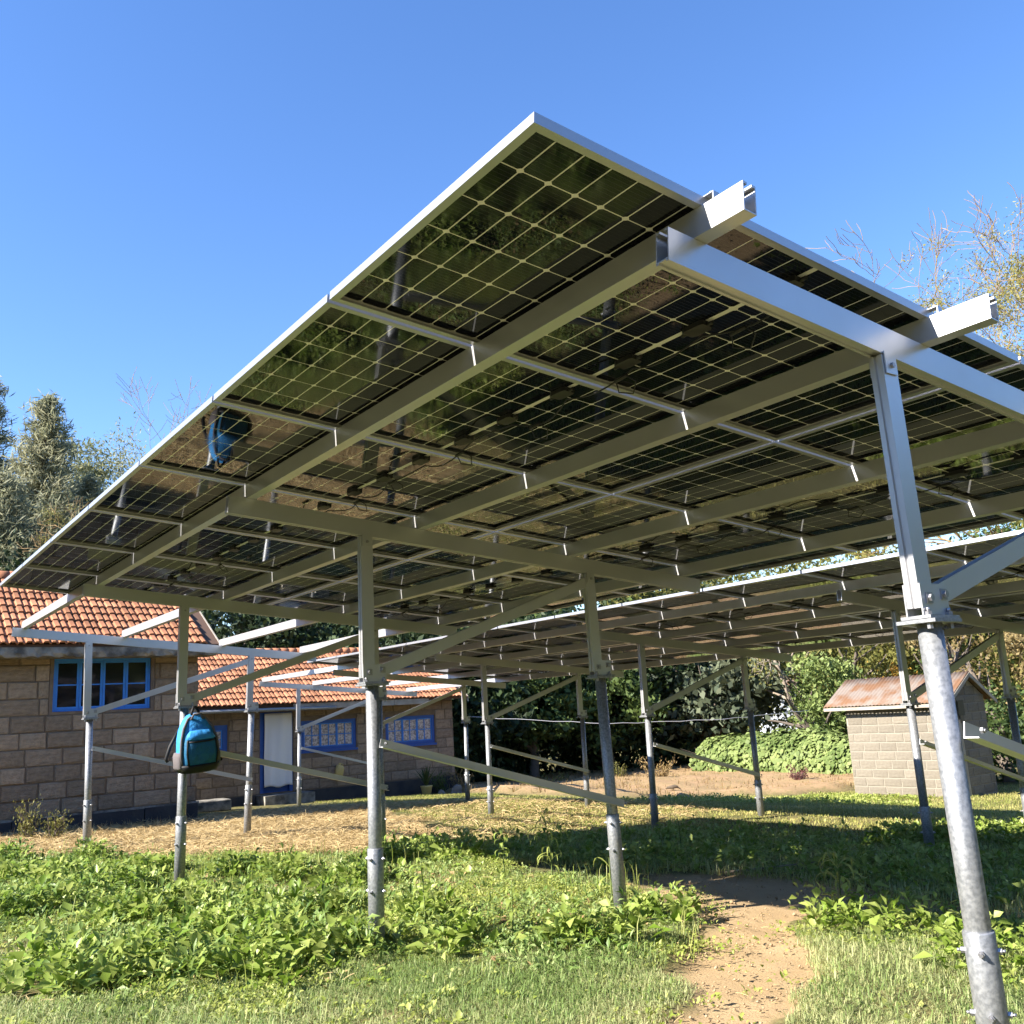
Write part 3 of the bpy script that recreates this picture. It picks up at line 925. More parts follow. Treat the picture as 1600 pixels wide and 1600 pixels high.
window(HB, *w1, 0.02, 3, 2, 2, blue_m, lace_m, 0.07, 0.024, outer=blue_d)
window(HB, *w2, 0.02, 3, 2, 2, blue_m, lace_m, 0.07, 0.024, outer=blue_d)
df = MB(); df.box((door[0], 0.0, door[2]), (door[0] + 0.075, 0.1, door[3])); df.box((door[1] - 0.075, 0.0, door[2]), (door[1], 0.1, door[3])); df.box((door[0] + 0.075, 0.0, door[3] - 0.07), (door[1] - 0.075, 0.1, door[3]))
df = df.build('door_frame', blue_d, HB)
MB().box((door[0] + 0.08, 0.06, door[2]), (door[1] - 0.08, 0.09, door[3] - 0.075)).build('door_leaf', blue_d, df)
MB().box((3.55, -0.47, zr(0.335)), (6.05, -0.445, zr(0.465))).build('fascia_board', cream_m, HB)
MB().box((6.062, -0.47, zr(0.335)), (7.0, -0.445, zr(0.46))).build('fascia_board', cream_m, HB)
g = MB().tube([(0.3, -0.50, zr(0.385)), (3.3, -0.50, zr(0.36)), (4.55, -0.50, zr(0.345))], 0.04, 8); g.build('gutter', galv, HB)
gable_roof(HB, 0.0, LB + 0.18, -0.45, zr(0.47), 1.5, zr(1.72), int((LB + 0.18) / 0.2155), 9, 300, 18)
# two spare white bricks lying on the roof, pale repair tile
for i, (x, s) in enumerate(((5.05, 1.35), (7.2, 1.15))):
    pass

# curtain hanging in the doorway
nx, nz = 46, 30; V = []; F = []
for j in range(nz + 1):
    for i in range(nx + 1):
        u = i / nx; v = j / nz
        x = (0.02 + 0.63 * u) + 0.012 * math.sin(v * 5) * (1 - v)
        fold = 0.011 * math.sin(u * 17 + 1.2 * math.sin(v * 2.2)) * (0.5 + 0.5 * v) + 0.02 * math.sin(u * 7 + v * 3)
        V.append((x, -0.06 + fold, -1.565 * v + 0.02 * math.sin(u * 9) * v))
for j in range(nz):
    for i in range(nx):
        a = j * (nx + 1) + i; F.append((a, a + 1, a + nx + 2, a + nx + 1))
cu = npmesh('door_curtain', V, F, cloth_m, smooth=True)
cu = obj('door_curtain', cu, loc=(8.03, 20.5, 0.285 + EYE))
so = cu.modifiers.new('thick', 'SOLIDIFY'); so.thickness = 0.004
tag(cu, 'white cloth curtain hanging in the cottage doorway', 'curtain')

# ---- shed on the right
SH = thing('block_shed', 'small pale block shed with rusty corrugated roof at right', 'shed', (17.55, 10.11, -0.956))
SH.scale = (1.104, 1.104, 1.104)
sz_ = -0.75


def zs_(z): return z + EYE - sz_


SL, SW = 2.08, 1.18
Z0, Z1 = zs_(-2.1), zs_(-0.14)
lw = MB().box((0, 0, Z0), (SL, 0.12, Z1)).build('wall', shedmortar_m, SH)      # long wall, faces -x
lw.rotation_euler = (0, 0, R(-90)); lw.location = (0, SL, 0)
courses(lw, BLOCKS_S, SL, zs_(-1.98), Z1 - 0.10, 0.155, 0.33, [], 31, gap=0.012, jit=0.05, depth=0.014)
gw = MB().box((0.125, 0.001, Z0), (SW, 0.12, Z1)).build('wall', shedmortar_m, SH)
dr = (0.14, 0.26, zs_(-2.0), zs_(-0.25))
courses(gw, BLOCKS_S, SW, zs_(-1.98), Z1, 0.155, 0.33, [(0.0, 0.30, zs_(-2.05), zs_(-0.3))], 33, gap=0.012, jit=0.05, depth=0.014)
MB().box((SW - 0.12, 0.125, Z0), (SW - 0.001, SL, Z1)).build('wall', shedmortar_m, SH)
MB().box((0.125, SL - 0.12, Z0), (SW - 0.125, SL - 0.001, Z1)).build('wall', shedmortar_m, SH)
gb = MB().prism([(0.0, Z1), (SW, Z1), (SW / 2, zs_(0.235))], (0, 0.02, 0), (0, 0.12, 0), (1, 0, 0), (0, 0, 1)).build('gable', shedmortar_m, SH)
for r in range(3):
    zz = Z1 + r * 0.155; half = (SW / 2 - 0.02) * (1 - (r + 0.95) * 0.155 / 0.375)
    if half > 0.08:
        nb = max(1, int(half * 2 / 0.3)); wd = half * 2 / nb
        for i in range(nb):
            obj('block', BLOCKS_S[i % 4], gb, loc=(SW / 2 - half + i * wd + 0.006, 0.008, zz + 0.006), scale=(wd - 0.012, 0.02, 0.143))
# door jamb strip
MB().box((0.15, -0.03, zs_(-2.0)), (0.275, 0.0, zs_(-0.47))).build('door_jamb', cream_m, SH)
MB().box((0.278, -0.022, zs_(-2.0)), (0.298, 0.0, zs_(-0.47))).build('door_edge', black_pl, SH)
# corrugated roof sheets
ov = 0.22; pitch_h = 0.365; rows_ = 20


def corr(side):
    V = []; F = []; n = 110
    y0, y1 = -0.12, SL + 0.32
    xe = -ov if side < 0 else SW + ov
    zr_ = zs_(0.27); xr = SW / 2
    ze = zr_ - (pitch_h) / (SW / 2) * abs(xe - xr)
    for i in range(n * 4 + 1):
        y = y0 + (y1 - y0) * i / (n * 4); w_ = 0.008 * math.sin(i / (n * 4) * 2 * math.pi * 34)
        for q in (0, 0.33, 0.66, 1):
            V.append((xr + (xe - xr) * q, y, zr_ + (ze - zr_) * q + w_))
    for i in range(n * 4):
        for q in range(3):
            a = i * 4 + q; F.append((a, a + 1, a + 5, a + 4))
    o = obj('roof_sheet', npmesh('roof_sheet', V, F, rust_m, smooth=True), SH)
    s_ = o.modifiers.new('thick', 'SOLIDIFY'); s_.thickness = 0.003
    return ze, xe


ze, xe = corr(-1); corr(1)
MB().box((xe - 0.0, -0.12, ze - 0.075), (xe + 0.02, SL + 0.32, ze - 0.018)).build('fascia_board', cream_m, SH)
for s_ in (-1, 1):
    xe2 = -ov if s_ < 0 else SW + ov
    d = Vector((xe2 - SW / 2, 0, ze - zs_(0.27)))
    b = MB().prism([(0, -0.085), (0.02, -0.085), (0.02, -0.014), (0, -0.014)], (SW / 2 + 0.001 * s_, -0.13, zs_(0.27)), (xe2, -0.13, ze), (0, 1, 0), (0, 0, 1))
    b.build('barge_board', cream_m, SH)
mb_ = MB().box((0, 0, 0), (0.22, 0.10, 0.26)).box((0.015, -0.006, 0.015), (0.205, 0.0, 0.245)).box((0.09, 0.03, -0.12), (0.12, 0.06, 0.0))
tag(mb_.build('meter_box', black_pl, loc=(17.58, 9.96, -0.52 + EYE), scale=(1.1, 1.1, 1.1)), 'black meter box fixed high on the shed gable', 'box')

# ---- far pale building glimpsed between the trees
pb = thing('pale_building', 'pale blue wall glimpsed between far trees', 'building', (36.0, 27.6, -0.9))
pale_m = mat('pale_blue_wall', (0.55, 0.60, 0.70), 0.8)
MB().box((-1.6, 0, 0), (1.6, 2.0, 2.5)).build('wall', pale_m, pb, rot=(0, 0, R(-38)))
MB().prism([(-0.2, 2.5), (1.0, 3.0), (2.2, 2.5)], (-1.7, 0, 0), (1.7, 0, 0), (0, 1, 0), (0, 0, 1)).build('roof', rust_m, pb, rot=(0, 0, R(-38)))

# ---- plastic jug hanging on the cottage wall
jug_m = mat('yellow_plastic', (0.60, 0.47, 0.18), 0.45, 0, 0.4, var=(0.50, 0.37, 0.13), vscale=12)


def superloft(levels, n=28, ex=3.0):
    """levels: (z, cx, cy, half width, half depth) -> verts, faces"""
    V = []; F = []
    for (z, cx, cy, hw, hd) in levels:
        for k in range(n):
            t = 2 * math.pi * k / n; c = math.cos(t); s = math.sin(t)
            V.append((cx + hw * math.copysign(abs(c) ** (2 / ex), c), cy + hd * math.copysign(abs(s) ** (2 / ex), s), z))
    for i in range(len(levels) - 1):
        for k in range(n):
            k2 = (k + 1) % n; F.append((i * n + k, i * n + k2, (i + 1) * n + k2, (i + 1) * n + k))
    F.append(tuple(range(n))[::-1]); F.append(tuple((len(levels) - 1) * n + k for k in range(n)))
    return V, F


JG = thing('plastic_jug', 'yellow plastic jug hanging tilted on the cottage wall', 'jug', (9.79, 20.38, 0.165), (0, R(14), 0))
V, F = superloft([(-0.16, 0, 0, 0.07, 0.05), (-0.15, 0, 0, 0.095, 0.07), (0.08, 0, 0, 0.095, 0.07), (0.12, -0.01, 0, 0.075, 0.06), (0.135, -0.02, 0, 0.05, 0.04)])
b = MB().add(V, F, True); b.build('body', jug_m, JG)
MB().tube([(-0.03, 0, 0.13), (-0.03, 0, 0.175)], 0.03, 14).build('spout', jug_m, JG)
MB().tube([(0.06, 0, 0.10), (0.055, 0, 0.16), (0.0, 0, 0.17)], 0.012, 8).build('handle', jug_m, JG)

# ---- wire across the yard
pts = []
P = [Vector((13.1, 20.3, 1.22)), Vector((15.875, 18.0, 0.846)), Vector((18.59, 16.71, 0.786)), Vector((21.9, 16.6, 0.86))]
for a, b in zip(P[:-1], P[1:]):
    for q in range(8):
        f = q / 8; pts.append(a.lerp(b, f) + Vector((0, 0, 0.012 * math.sin(q * 2.3))))
pts.append(P[-1])
wire_m = mat('pale_wire', (0.55, 0.55, 0.58), 0.5, 0.3)
tag(MB().tube(pts, 0.007, 6).build('yard_wire', wire_m), 'pale wire strung across the yard in front of dark trees', 'wire')

# ---- backpack hung on the third front-array post
bp_blue = mat('bright_blue_nylon', (0.035, 0.26, 0.66), 0.68, 0, 0.3, var=(0.03, 0.22, 0.52), vscale=14, bump=0.8, bscale=18)
bp_teal = mat('teal_blue_nylon', (0.012, 0.095, 0.235), 0.68, 0, 0.3, var=(0.014, 0.11, 0.19), vscale=10, bump=0.8, bscale=18)
bp_black = mat('black_nylon', (0.008, 0.008, 0.010), 0.6, 0, 0.3)
bp_grey = mat('grey_mesh_fabric', (0.13, 0.115, 0.12), 0.85, 0, 0.2, bump=0.2, bscale=120)
BPK = thing('backpack', 'blue and black backpack hanging from the post in front of the stone house', 'backpack', (2.672, 8.285, 0.905), (R(3), R(-4), R(4)))
V, F = superloft([(0.0, 0, 0, 0.10, 0.05), (0.012, 0, 0, 0.150, 0.085), (0.06, 0, 0, 0.165, 0.10), (0.16, 0, 0.0, 0.165, 0.105), (0.27, 0, 0.005, 0.158, 0.10), (0.35, 0, 0.012, 0.140, 0.088), (0.42, 0, 0.022, 0.105, 0.068), (0.465, 0, 0.03, 0.062, 0.045), (0.48, 0, 0.032, 0.025, 0.02)], 36, 2.7)
MB().add(V, F, True).build('body', bp_blue, BPK)
V, F = superloft([(0.045, 0, -0.085, 0.11, 0.03), (0.055, 0, -0.085, 0.135, 0.050), (0.15, 0, -0.088, 0.142, 0.058), (0.25, 0, -0.085, 0.134, 0.052), (0.30, 0, -0.075, 0.118, 0.045), (0.335, 0, -0.062, 0.085, 0.036), (0.348, 0, -0.058, 0.035, 0.02)], 32, 2.8)
pk = MB().add(V, F, True).build('front_pocket', bp_teal, BPK)
V, F = superloft([(0.268, 0, -0.094, 0.115, 0.042), (0.276, 0, -0.092, 0.127, 0.048), (0.312, 0, -0.078, 0.108, 0.046), (0.342, 0, -0.064, 0.08, 0.040)], 32, 2.8)
MB().add(V, F, True).build('pocket_flap', bp_blue, pk)
MB().tube([(-0.108, -0.118, 0.253), (-0.06, -0.136, 0.252), (0.06, -0.136, 0.252), (0.108, -0.118, 0.253)], 0.008, 8).build('zip', bp_black, pk)
V, F = superloft([(-0.006, 0, -0.01, 0.11, 0.08), (0.002, 0, -0.01, 0.155, 0.108), (0.05, 0, -0.018, 0.171, 0.125), (0.066, 0, -0.018, 0.169, 0.124)], 36, 2.8)
MB().add(V, F, True).build('base', bp_black, BPK)
for s_ in (-1, 1):
    V, F = superloft([(0.03, s_ * 0.155, 0.0, 0.022, 0.07), (0.05, s_ * 0.16, 0.0, 0.030, 0.078), (0.14, s_ * 0.16, 0.0, 0.030, 0.078), (0.17, s_ * 0.155, 0.0, 0.024, 0.072)], 20, 2.5)
    MB().add(V, F, True).build('side_pocket', bp_grey, BPK)
    arch = [(s_ * 0.150, -0.070, 0.02), (s_ * 0.162, -0.072, 0.15), (s_ * 0.150, -0.066, 0.27), (s_ * 0.125, -0.052, 0.36), (s_ * 0.075, -0.022, 0.435), (s_ * 0.02, 0.0, 0.465)]
    MB().tube(arch, [0.010, 0.012, 0.012, 0.011, 0.010, 0.008], 8).build('piping', bp_grey, BPK)
    ar2 = [(s_ * 0.118, -0.125, 0.06), (s_ * 0.131, -0.13, 0.16), (s_ * 0.118, -0.115, 0.26), (s_ * 0.08, -0.09, 0.315), (s_ * 0.02, -0.078, 0.33)]
    MB().tube(ar2, 0.007, 8).build('pocket_piping', bp_black, BPK)
MB().tube([(-0.035, 0.0, 0.455), (-0.030, 0.0, 0.49), (-0.008, 0.01, 0.535), (0.008, 0.01, 0.535), (0.030, 0.0, 0.49), (0.035, 0.0, 0.455)], 0.012, 8).build('top_handle', bp_black, BPK)
MB().tube([(-0.05, -0.03, 0.43), (-0.03, -0.05, 0.475), (0.03, -0.05, 0.475), (0.05, -0.03, 0.43)], 0.010, 8).build('loop_handle', bp_grey, BPK)
MB().tube([(0.12, 0.06, 0.36), (0.175, 0.085, 0.25), (0.19, 0.085, 0.15), (0.215, 0.07, 0.085), (0.245, 0.06, 0.055)], [0.012, 0.02, 0.016, 0.012, 0.014], 8).build('shoulder_strap', bp_black, BPK)
MB().tube([(-0.12, 0.06, 0.36), (-0.19, 0.09, 0.22), (-0.235, 0.07, 0.125), (-0.225, 0.06, 0.10)], [0.012, 0.016, 0.016, 0.012], 8).build('shoulder_strap', bp_black, BPK)

# ---- bird feeding on the bare soil
bird_m = mat('brown_plumage', (0.15, 0.115, 0.08), 0.8, 0, 0.2, var=(0.085, 0.066, 0.05), vscale=30, vamt=0.15)
bv = [(0, 0, 0.13), (0.075, 0, 0.135), (0.125, 0, 0.125), (0.155, 0, 0.10), (0.185, 0, 0.085), (0.22, 0, 0.045), (0.245, 0, 0.012),
      (-0.075, 0, 0.125), (-0.14, 0, 0.11), (-0.20, 0, 0.095),
      (0.01, 0.028, 0.09), (0.015, 0.03, 0.05), (0.0, 0.03, 0.005), (0.03, 0.03, 0.003), (0.01, -0.028, 0.09), (0.03, -0.03, 0.05), (0.015, -0.03, 0.005), (0.045, -0.03, 0.003)]
br_ = [0.055, 0.052, 0.036, 0.022, 0.022, 0.007, 0.004, 0.046, 0.028, 0.012, 0.016, 0.006, 0.005, 0.004, 0.016, 0.006, 0.005, 0.004]
be = [(0, 1), (1, 2), (2, 3), (3, 4), (4, 5), (5, 6), (0, 7), (7, 8), (8, 9), (0, 10), (10, 11), (11, 12), (12, 13), (0, 14), (14, 15), (15, 16), (16, 17)]
me = bpy.data.meshes.new('bird'); me.from_pydata(bv, be, []); me.materials.append(bird_m)
bo = obj('bird', me, loc=(15.15, 15.25, float(gz(15.15, 15.25)) + 0.13), rot=(0, 0, R(-38)), scale=(0.8, 0.8, 0.8))
sk = bo.modifiers.new('skin', 'SKIN'); sk.use_smooth_shade = True
for i, r_ in enumerate(br_):
    me.skin_vertices[0].data[i].radius = (r_, r_)
me.skin_vertices[0].data[0].use_root = True
ss = bo.modifiers.new('sub', 'SUBSURF'); ss.levels = 2; ss.render_levels = 2
tag(bo, 'brown long-billed bird feeding on bare soil beyond the posts', 'bird')

# ---- pots and stones by the cottage
PT = thing('potted_plant', 'spiky green plant in a yellow pot by the cottage wall', 'plant', (11.83, 20.0, float(gz(11.83, 20.0)) - 0.02))
V, F = superloft([(0, 0, 0, 0.09, 0.09), (0.01, 0, 0, 0.10, 0.10), (0.20, 0, 0, 0.135, 0.135), (0.215, 0, 0, 0.145, 0.145), (0.235, 0, 0, 0.145, 0.145)], 20, 2.0)
MB().add(V, F, True).build('pot', jug_m, PT)
leafy = mat('spiky_leaf', (0.045, 0.075, 0.022), 0.6, 0, 0.3, var=(0.10, 0.13, 0.05), vscale=9, trans=0.25)
for k in range(46):
    a = random.uniform(0, 6.28); ln = random.uniform(0.45, 0.75); sp = random.uniform(0.1, 0.55); m = MB()
    pr = Vector((-math.sin(a), math.cos(a), 0)) * 0.016; V = []
    for q in range(5):
        f = q / 4; c = Vector((math.cos(a) * sp * f * ln * 1.3, math.sin(a) * sp * f * ln * 1.3, 0.2 + ln * f - sp * 0.75 * f * f * ln)); wdt = (1 - f) ** 0.6
        V += [c - pr * wdt, c + pr * wdt]
    m.add(V, [(2 * q, 2 * q + 1, 2 * q + 3, 2 * q + 2) for q in range(4)], True); m.build('leaf', leafy, PT)
rock_m = mat('grey_stone', (0.22, 0.20, 0.17), 0.9, var=(0.12, 0.11, 0.10), vscale=6, bump=0.4)


def rock(x, y, s, seed, label, cat='stone', sq=0.7):
    rg = np.random.default_rng(seed)
    V = []; F = []; n = 12; m_ = 7
    for j in range(m_ + 1):
        ph = math.pi * j / m_
        for i in range(n):
            t = 2 * math.pi * i / n
            d = Vector((math.sin(ph) * math.cos(t), math.sin(ph) * math.sin(t), math.cos(ph)))
            k = 1 + 0.22 * math.sin(3 * d.x + seed) + 0.18 * math.sin(4 * d.y + 2 * seed) + 0.15 * math.sin(5 * d.z + seed * 3)
            V.append((d.x * k * s, d.y * k * s * 0.8, d.z * k * s * sq))
    for j in range(m_):
        for i in range(n):
            i2 = (i + 1) % n; F.append((j * n + i, (j + 1) * n + i, (j + 1) * n + i2, j * n + i2))
    o = MB().add(V, F, False).build('stone', rock_m, loc=(x, y, float(gz(x, y)) + s * 0.25))
    return tag(o, label, cat, 'stones by the cottage')


rock(12.5, 19.75, 0.17, 1, 'grey stone right of the potted plant, largest of three')
rock(12.9, 19.6, 0.11, 2, 'small grey stone beside the cottage corner, rightmost of three')
rock(12.15, 19.8, 0.10, 3, 'small grey stone nearest the yellow pot')
st = MB().box((0, 0, 0), (1.15, 0.55, 0.20)).build('stone_slab', conc_m, loc=(5.6, 18.9, float(gz(5.6, 18.9)) - 0.02), rot=(0, 0, R(-4)))
bv_ = st.modifiers.new('b', 'BEVEL'); bv_.width = 0.02; bv_.segments = 2
tag(st, 'grey stone slab lying by the corner of the stone house', 'slab')
#%%PART3
# ------------------------------------------------------------------ trees
def leaf_mat(name, a, b, trans=0.3, rough=0.6):
    return mat(name, a, rough, 0, 0.3, var=b, attr='tint', trans=trans)


bark_grey = mat('grey_bark', (0.16, 0.13, 0.105), 0.95, var=(0.09, 0.07, 0.055), vscale=9, bump=0.5, bscale=14)
bark_pale = mat('pale_bark', (0.34, 0.28, 0.22), 0.9, var=(0.20, 0.16, 0.12), vscale=5, bump=0.3)
bark_yel = mat('yellow_bark', (0.36, 0.24, 0.10), 0.85, var=(0.20, 0.13, 0.06), vscale=4)
lf_cas = leaf_mat('casuarina_needles', (0.21, 0.22, 0.135), (0.38, 0.37, 0.24), 0.48)
lf_euc = leaf_mat('eucalyptus_leaf', (0.17, 0.19, 0.10), (0.38, 0.37, 0.20), 0.42)
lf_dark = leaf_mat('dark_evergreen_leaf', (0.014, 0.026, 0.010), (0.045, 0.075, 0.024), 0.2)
lf_mid = leaf_mat('mid_green_leaf', (0.035, 0.065, 0.018), (0.12, 0.17, 0.045), 0.3)
lf_grey = leaf_mat('grey_green_leaf', (0.055, 0.075, 0.045), (0.16, 0.18, 0.11), 0.25)
lf_yel = leaf_mat('yellow_green_leaf', (0.11, 0.12, 0.028), (0.28, 0.26, 0.075), 0.35)
lf_aca = leaf_mat('acacia_leaflets', (0.20, 0.20, 0.05), (0.36, 0.31, 0.09), 0.35)
lf_brown = leaf_mat('dry_brown_leaf', (0.17, 0.125, 0.05), (0.31, 0.24, 0.11), 0.25)
lf_vine = leaf_mat('vine_leaf', (0.095, 0.145, 0.035), (0.27, 0.33, 0.11), 0.3)
lf_red = leaf_mat('dark_red_leaf', (0.09, 0.03, 0.035), (0.17, 0.07, 0.065), 0.2)


def unit(v):
    return v / (np.linalg.norm(v, axis=1, keepdims=True) + 1e-9)


def leaf_quads(C, axis, size, aspect, rg, fold=0.25):
    """rhombic leaves at C (n,3) pointing along axis; size (n,), returns V, F(quads)"""
    n = len(C)
    r = unit(rg.normal(size=(n, 3)))
    side = unit(np.cross(axis, r)); nrm = np.cross(axis, side)
    s = np.asarray(size).reshape(-1, 1)
    base = C - axis * s * 0.5; tip = C + axis * s * 0.5
    Lp = C + side * s * aspect * 0.5 + nrm * s * fold * 0.2; Rp = C - side * s * aspect * 0.5 + nrm * s * fold * 0.2
    V = np.stack([base, Rp, tip, Lp], 1).reshape(-1, 3)
    F = np.arange(n * 4).reshape(-1, 4)
    return V, F


def tree_skeleton(rg, H, r0, lean, levels, nb, up, first=0.3, ratio=0.62, wob=0.12, angle=(0.5, 1.0), segs=5, flat=0.0):
    """returns list of (pts, radii) and list of tip points with direction"""
    out = []; tips = []

    def branch(p, d, ln, r, lev):
        pts = [p.copy()]; rad = [r]
        for i in range(segs):
            d = d + rg.normal(size=3) * wob
            d[2] += up * (0.25 if lev else 0.05)
            if lev and flat:
                d[2] *= (1 - flat)
            d = d / np.linalg.norm(d)
            p = p + d * ln / segs
            pts.append(p.copy()); rad.append(r * (1 - 0.75 * (i + 1) / segs))
        out.append((pts, rad))
        if lev >= levels:
            tips.append((p, d)); tips.append((pts[segs // 2], d)); return
        k = nb[lev] if lev < len(nb) else nb[-1]
        for j in range(k):
            f = first + (1 - first) * (j + rg.uniform(0.2, 0.9)) / k
            f = min(f, 0.98); i = int(f * segs); q = pts[i] + (pts[min(i + 1, segs)] - pts[i]) * (f * segs - i)
            az = rg.uniform(0, 2 * np.pi) if lev else (j * 2.4 + rg.uniform(-0.4, 0.4))
            a = rg.uniform(*angle)
            e1 = np.cross(d, [0.3, 0.2, 1.0]); e1 /= np.linalg.norm(e1) + 1e-9; e2 = np.cross(d, e1)
            nd = d * np.cos(a) + (e1 * np.cos(az) + e2 * np.sin(az)) * np.sin(a)
            branch(q, nd, ln * ratio * rg.uniform(0.7, 1.15) * (1 - 0.35 * (f - first)), r * (1 - 0.75 * f) * 0.62 + 0.003, lev + 1)
        tips.append((p, d))
    branch(np.zeros(3), np.array([lean[0], lean[1], 1.0]) / np.linalg.norm([lean[0], lean[1], 1.0]), H, r0, 0)
    return out, tips


def add_tubes(mb, sk, min_r=0.0, n0=8):
    for pts, rad in sk:
        n = n0 if rad[0] > 0.05 else (5 if rad[0] > 0.015 else 3)
        mb.tube(pts, [max(r, min_r) for r in rad], n, cap=False)
    return mb


def plant_tree(name, label, xy, sk, bark, C, axis, size, aspect, tint, lmat, rg, min_r=0.0, cat='tree', group=None, sink=0.1, scale=1.0):
    t = thing(name, label, cat, (xy[0], xy[1], float(gz(*xy)) - sink), group=group)
    if sk:
        add_tubes(MB(), sk, min_r).build('trunk', bark, t)
    if len(C):
        V, F = leaf_quads(C, axis, size, aspect, rg)
        obj('crown', npmesh('crown', V, F, lmat, np.repeat(tint, 4)), t)
    return t


def clumpy(rg, centers, sig, per, size, axis_bias=(0, 0, 0), tint_up=0.0, flat=1.0):
    """leaves gathered round clump centres; tint varies per clump and per leaf"""
    n = len(centers) * per
    C = np.repeat(centers, per, 0)
    off = rg.normal(size=(n, 3)) * (np.repeat(sig, per)[:, None] if np.ndim(sig) else sig)
    off[:, 2] *= flat
    C = C + off
    ax = unit(rg.normal(size=(n, 3)) + np.array(axis_bias))
    ti = np.clip(np.repeat(rg.uniform(0.05, 0.85, len(centers)), per) + rg.normal(size=n) * 0.2, 0, 1)
    return C, ax, size * rg.uniform(0.6, 1.35, n), ti


# --- tall feathery casuarinas
def casuarina(xy, H, R0, seed, label, base=0.0):
    rg = np.random.default_rng(seed); zb = float(gz(*xy))
    sk = []; pts = [np.array([0, 0, 0.])]
    for i in range(8): pts.append(pts[-1] + np.array([rg.normal() * 0.1, rg.normal() * 0.1, H / 8]))
    sk.append((pts, list(np.linspace(0.24, 0.02, 9))))
    C = []; A = []; S = []; Tn = []
    nb = 85
    for i in range(nb):
        f = 0.16 + 0.83 * (i / nb); z = f * H; c = pts[min(int(f * 8), 8)]
        rad = R0 * (1 - f) ** 0.75 * rg.uniform(0.55, 1.12) + 0.15
        az = i * 2.4 + rg.uniform(-0.5, 0.5); d = np.array([math.cos(az), math.sin(az), rg.uniform(0.25, 0.75)])
        b0 = np.array([c[0], c[1], z]); b1 = b0 + d * rad * 0.6 + np.array([0, 0, 0.1]); b2 = b0 + d * rad + np.array([0, 0, -0.15 * rad])
        sk.append(([b0, b1, b2], [0.035, 0.02, 0.006]))
        m = int(120 + 210 * rad)
        tt = rg.uniform(0.2, 1.05, m)[:, None]
        P = b0 + (b2 - b0) * tt + rg.normal(size=(m, 3)) * (0.10 + 0.16 * tt * rad ** 0.5)
        C.append(P); A.append(unit(np.array([d[0], d[1], 0.6]) * 0.6 + rg.normal(size=(m, 3)) * 0.55))
        S.append(rg.uniform(0.2, 0.48, m)); Tn.append(np.clip(rg.uniform(0, 0.9) + rg.normal(size=m) * 0.2, 0, 1))
    C = np.concatenate(C); A = np.concatenate(A); S = np.concatenate(S); Tn = np.concatenate(Tn)
    return plant_tree('casuarina_tree', label, xy, sk, bark_grey, C, A, S, 0.13, Tn, lf_cas, rg, group='tall trees behind the house')


casuarina((4.6, 41.5), 16.3, 3.3, 1, 'tallest feathery casuarina at the left edge of the view')
casuarina((6.35, 39.5), 15.1, 2.9, 2, 'pointed feathery casuarina second from the left edge')
casuarina((8.6, 41.0), 12.4, 2.3, 3, 'shorter feathery casuarina beside the eucalyptus')
casuarina((5.0, 36.5), 11.0, 3.4, 4, 'low wide casuarina in front of the tall pair')
casuarina((7.3, 35.5), 9.4, 3.0, 5, 'olive young casuarina just above the panel edge')


def euc(xy, H, seed, label, lmat=lf_euc, dens=1.0, group='tall trees behind the house'):
    rg = np.random.default_rng(seed)
    sk, tips = tree_skeleton(rg, H * 0.62, 0.2, (rg.normal() * 0.1, rg.normal() * 0.1), 2, [7, 5], 0.5, 0.35, 0.55, 0.14)
    ce = np.array([p for p, d in tips])
    C, A, S, Tn = clumpy(rg, ce, 0.45, int(170 * dens), 0.17, (0, 0, -0.9))
    return plant_tree('eucalyptus_tree', label, xy, sk, bark_pale, C, A, S, 0.3, Tn, lmat, rg, group=group)


euc((10.6, 45.0), 17.5, 11, 'loose eucalyptus right of the pointed casuarina')
euc((13.2, 49.5), 19.5, 12, 'far eucalyptus half hidden by the upper panel edge')
euc((11.8, 43.0), 14.6, 13, 'thin eucalyptus between the casuarinas and the panel edge')


# --- acacias with fine bare twigs
def acacia(xy, H, seed, label, leafy=1.0, lean=(0, 0), r0=0.16, flat=0.25, lv=4, nb=(6, 6, 5, 4), leafz=0.0, sig=0.12):
    rg = np.random.default_rng(seed)
    sk, tips = tree_skeleton(rg, H * 0.58, r0, lean, lv, list(nb), 0.30, 0.45, 0.60, 0.13, (0.45, 1.0), 5, 0.06)
    keep = [(p, d) for p, d in tips if p[2] > H * 0.40]
    ce = np.array([p for p, d in keep]); zmax = ce[:, 2].max()
    # leaves thin out towards the top and the outside
    pr = np.clip(1.9 - (ce[:, 2] - H * 0.4) / (zmax - H * 0.4) * 2.2, 0.0, 1) * leafy * np.clip(1.5 - np.hypot(ce[:, 0], ce[:, 1]) / 4.0, 0.1, 1)
    ce = ce[rg.random(len(ce)) < pr]
    C, A, S, Tn = clumpy(rg, ce, sig, 60, 0.06, (0, 0, 0.1), flat=0.6)
    # short thorny spurs along the outer twigs
    return plant_tree('acacia_tree', label, xy, sk, bark_yel, C, A, S, 0.35, Tn, lf_aca, rg, min_r=0.006)


acacia((20.2, 7.1), 13.6, 35, 'thorny yellow acacia rising above the array at upper right', 1.0, (0.02, -0.02), nb=(9, 7, 6, 4), sig=0.16)
acacia((9.6, 28.6), 13.2, 22, 'bare twiggy acacia behind the upper panel edge at left', 0.15, (-0.02, 0.0))


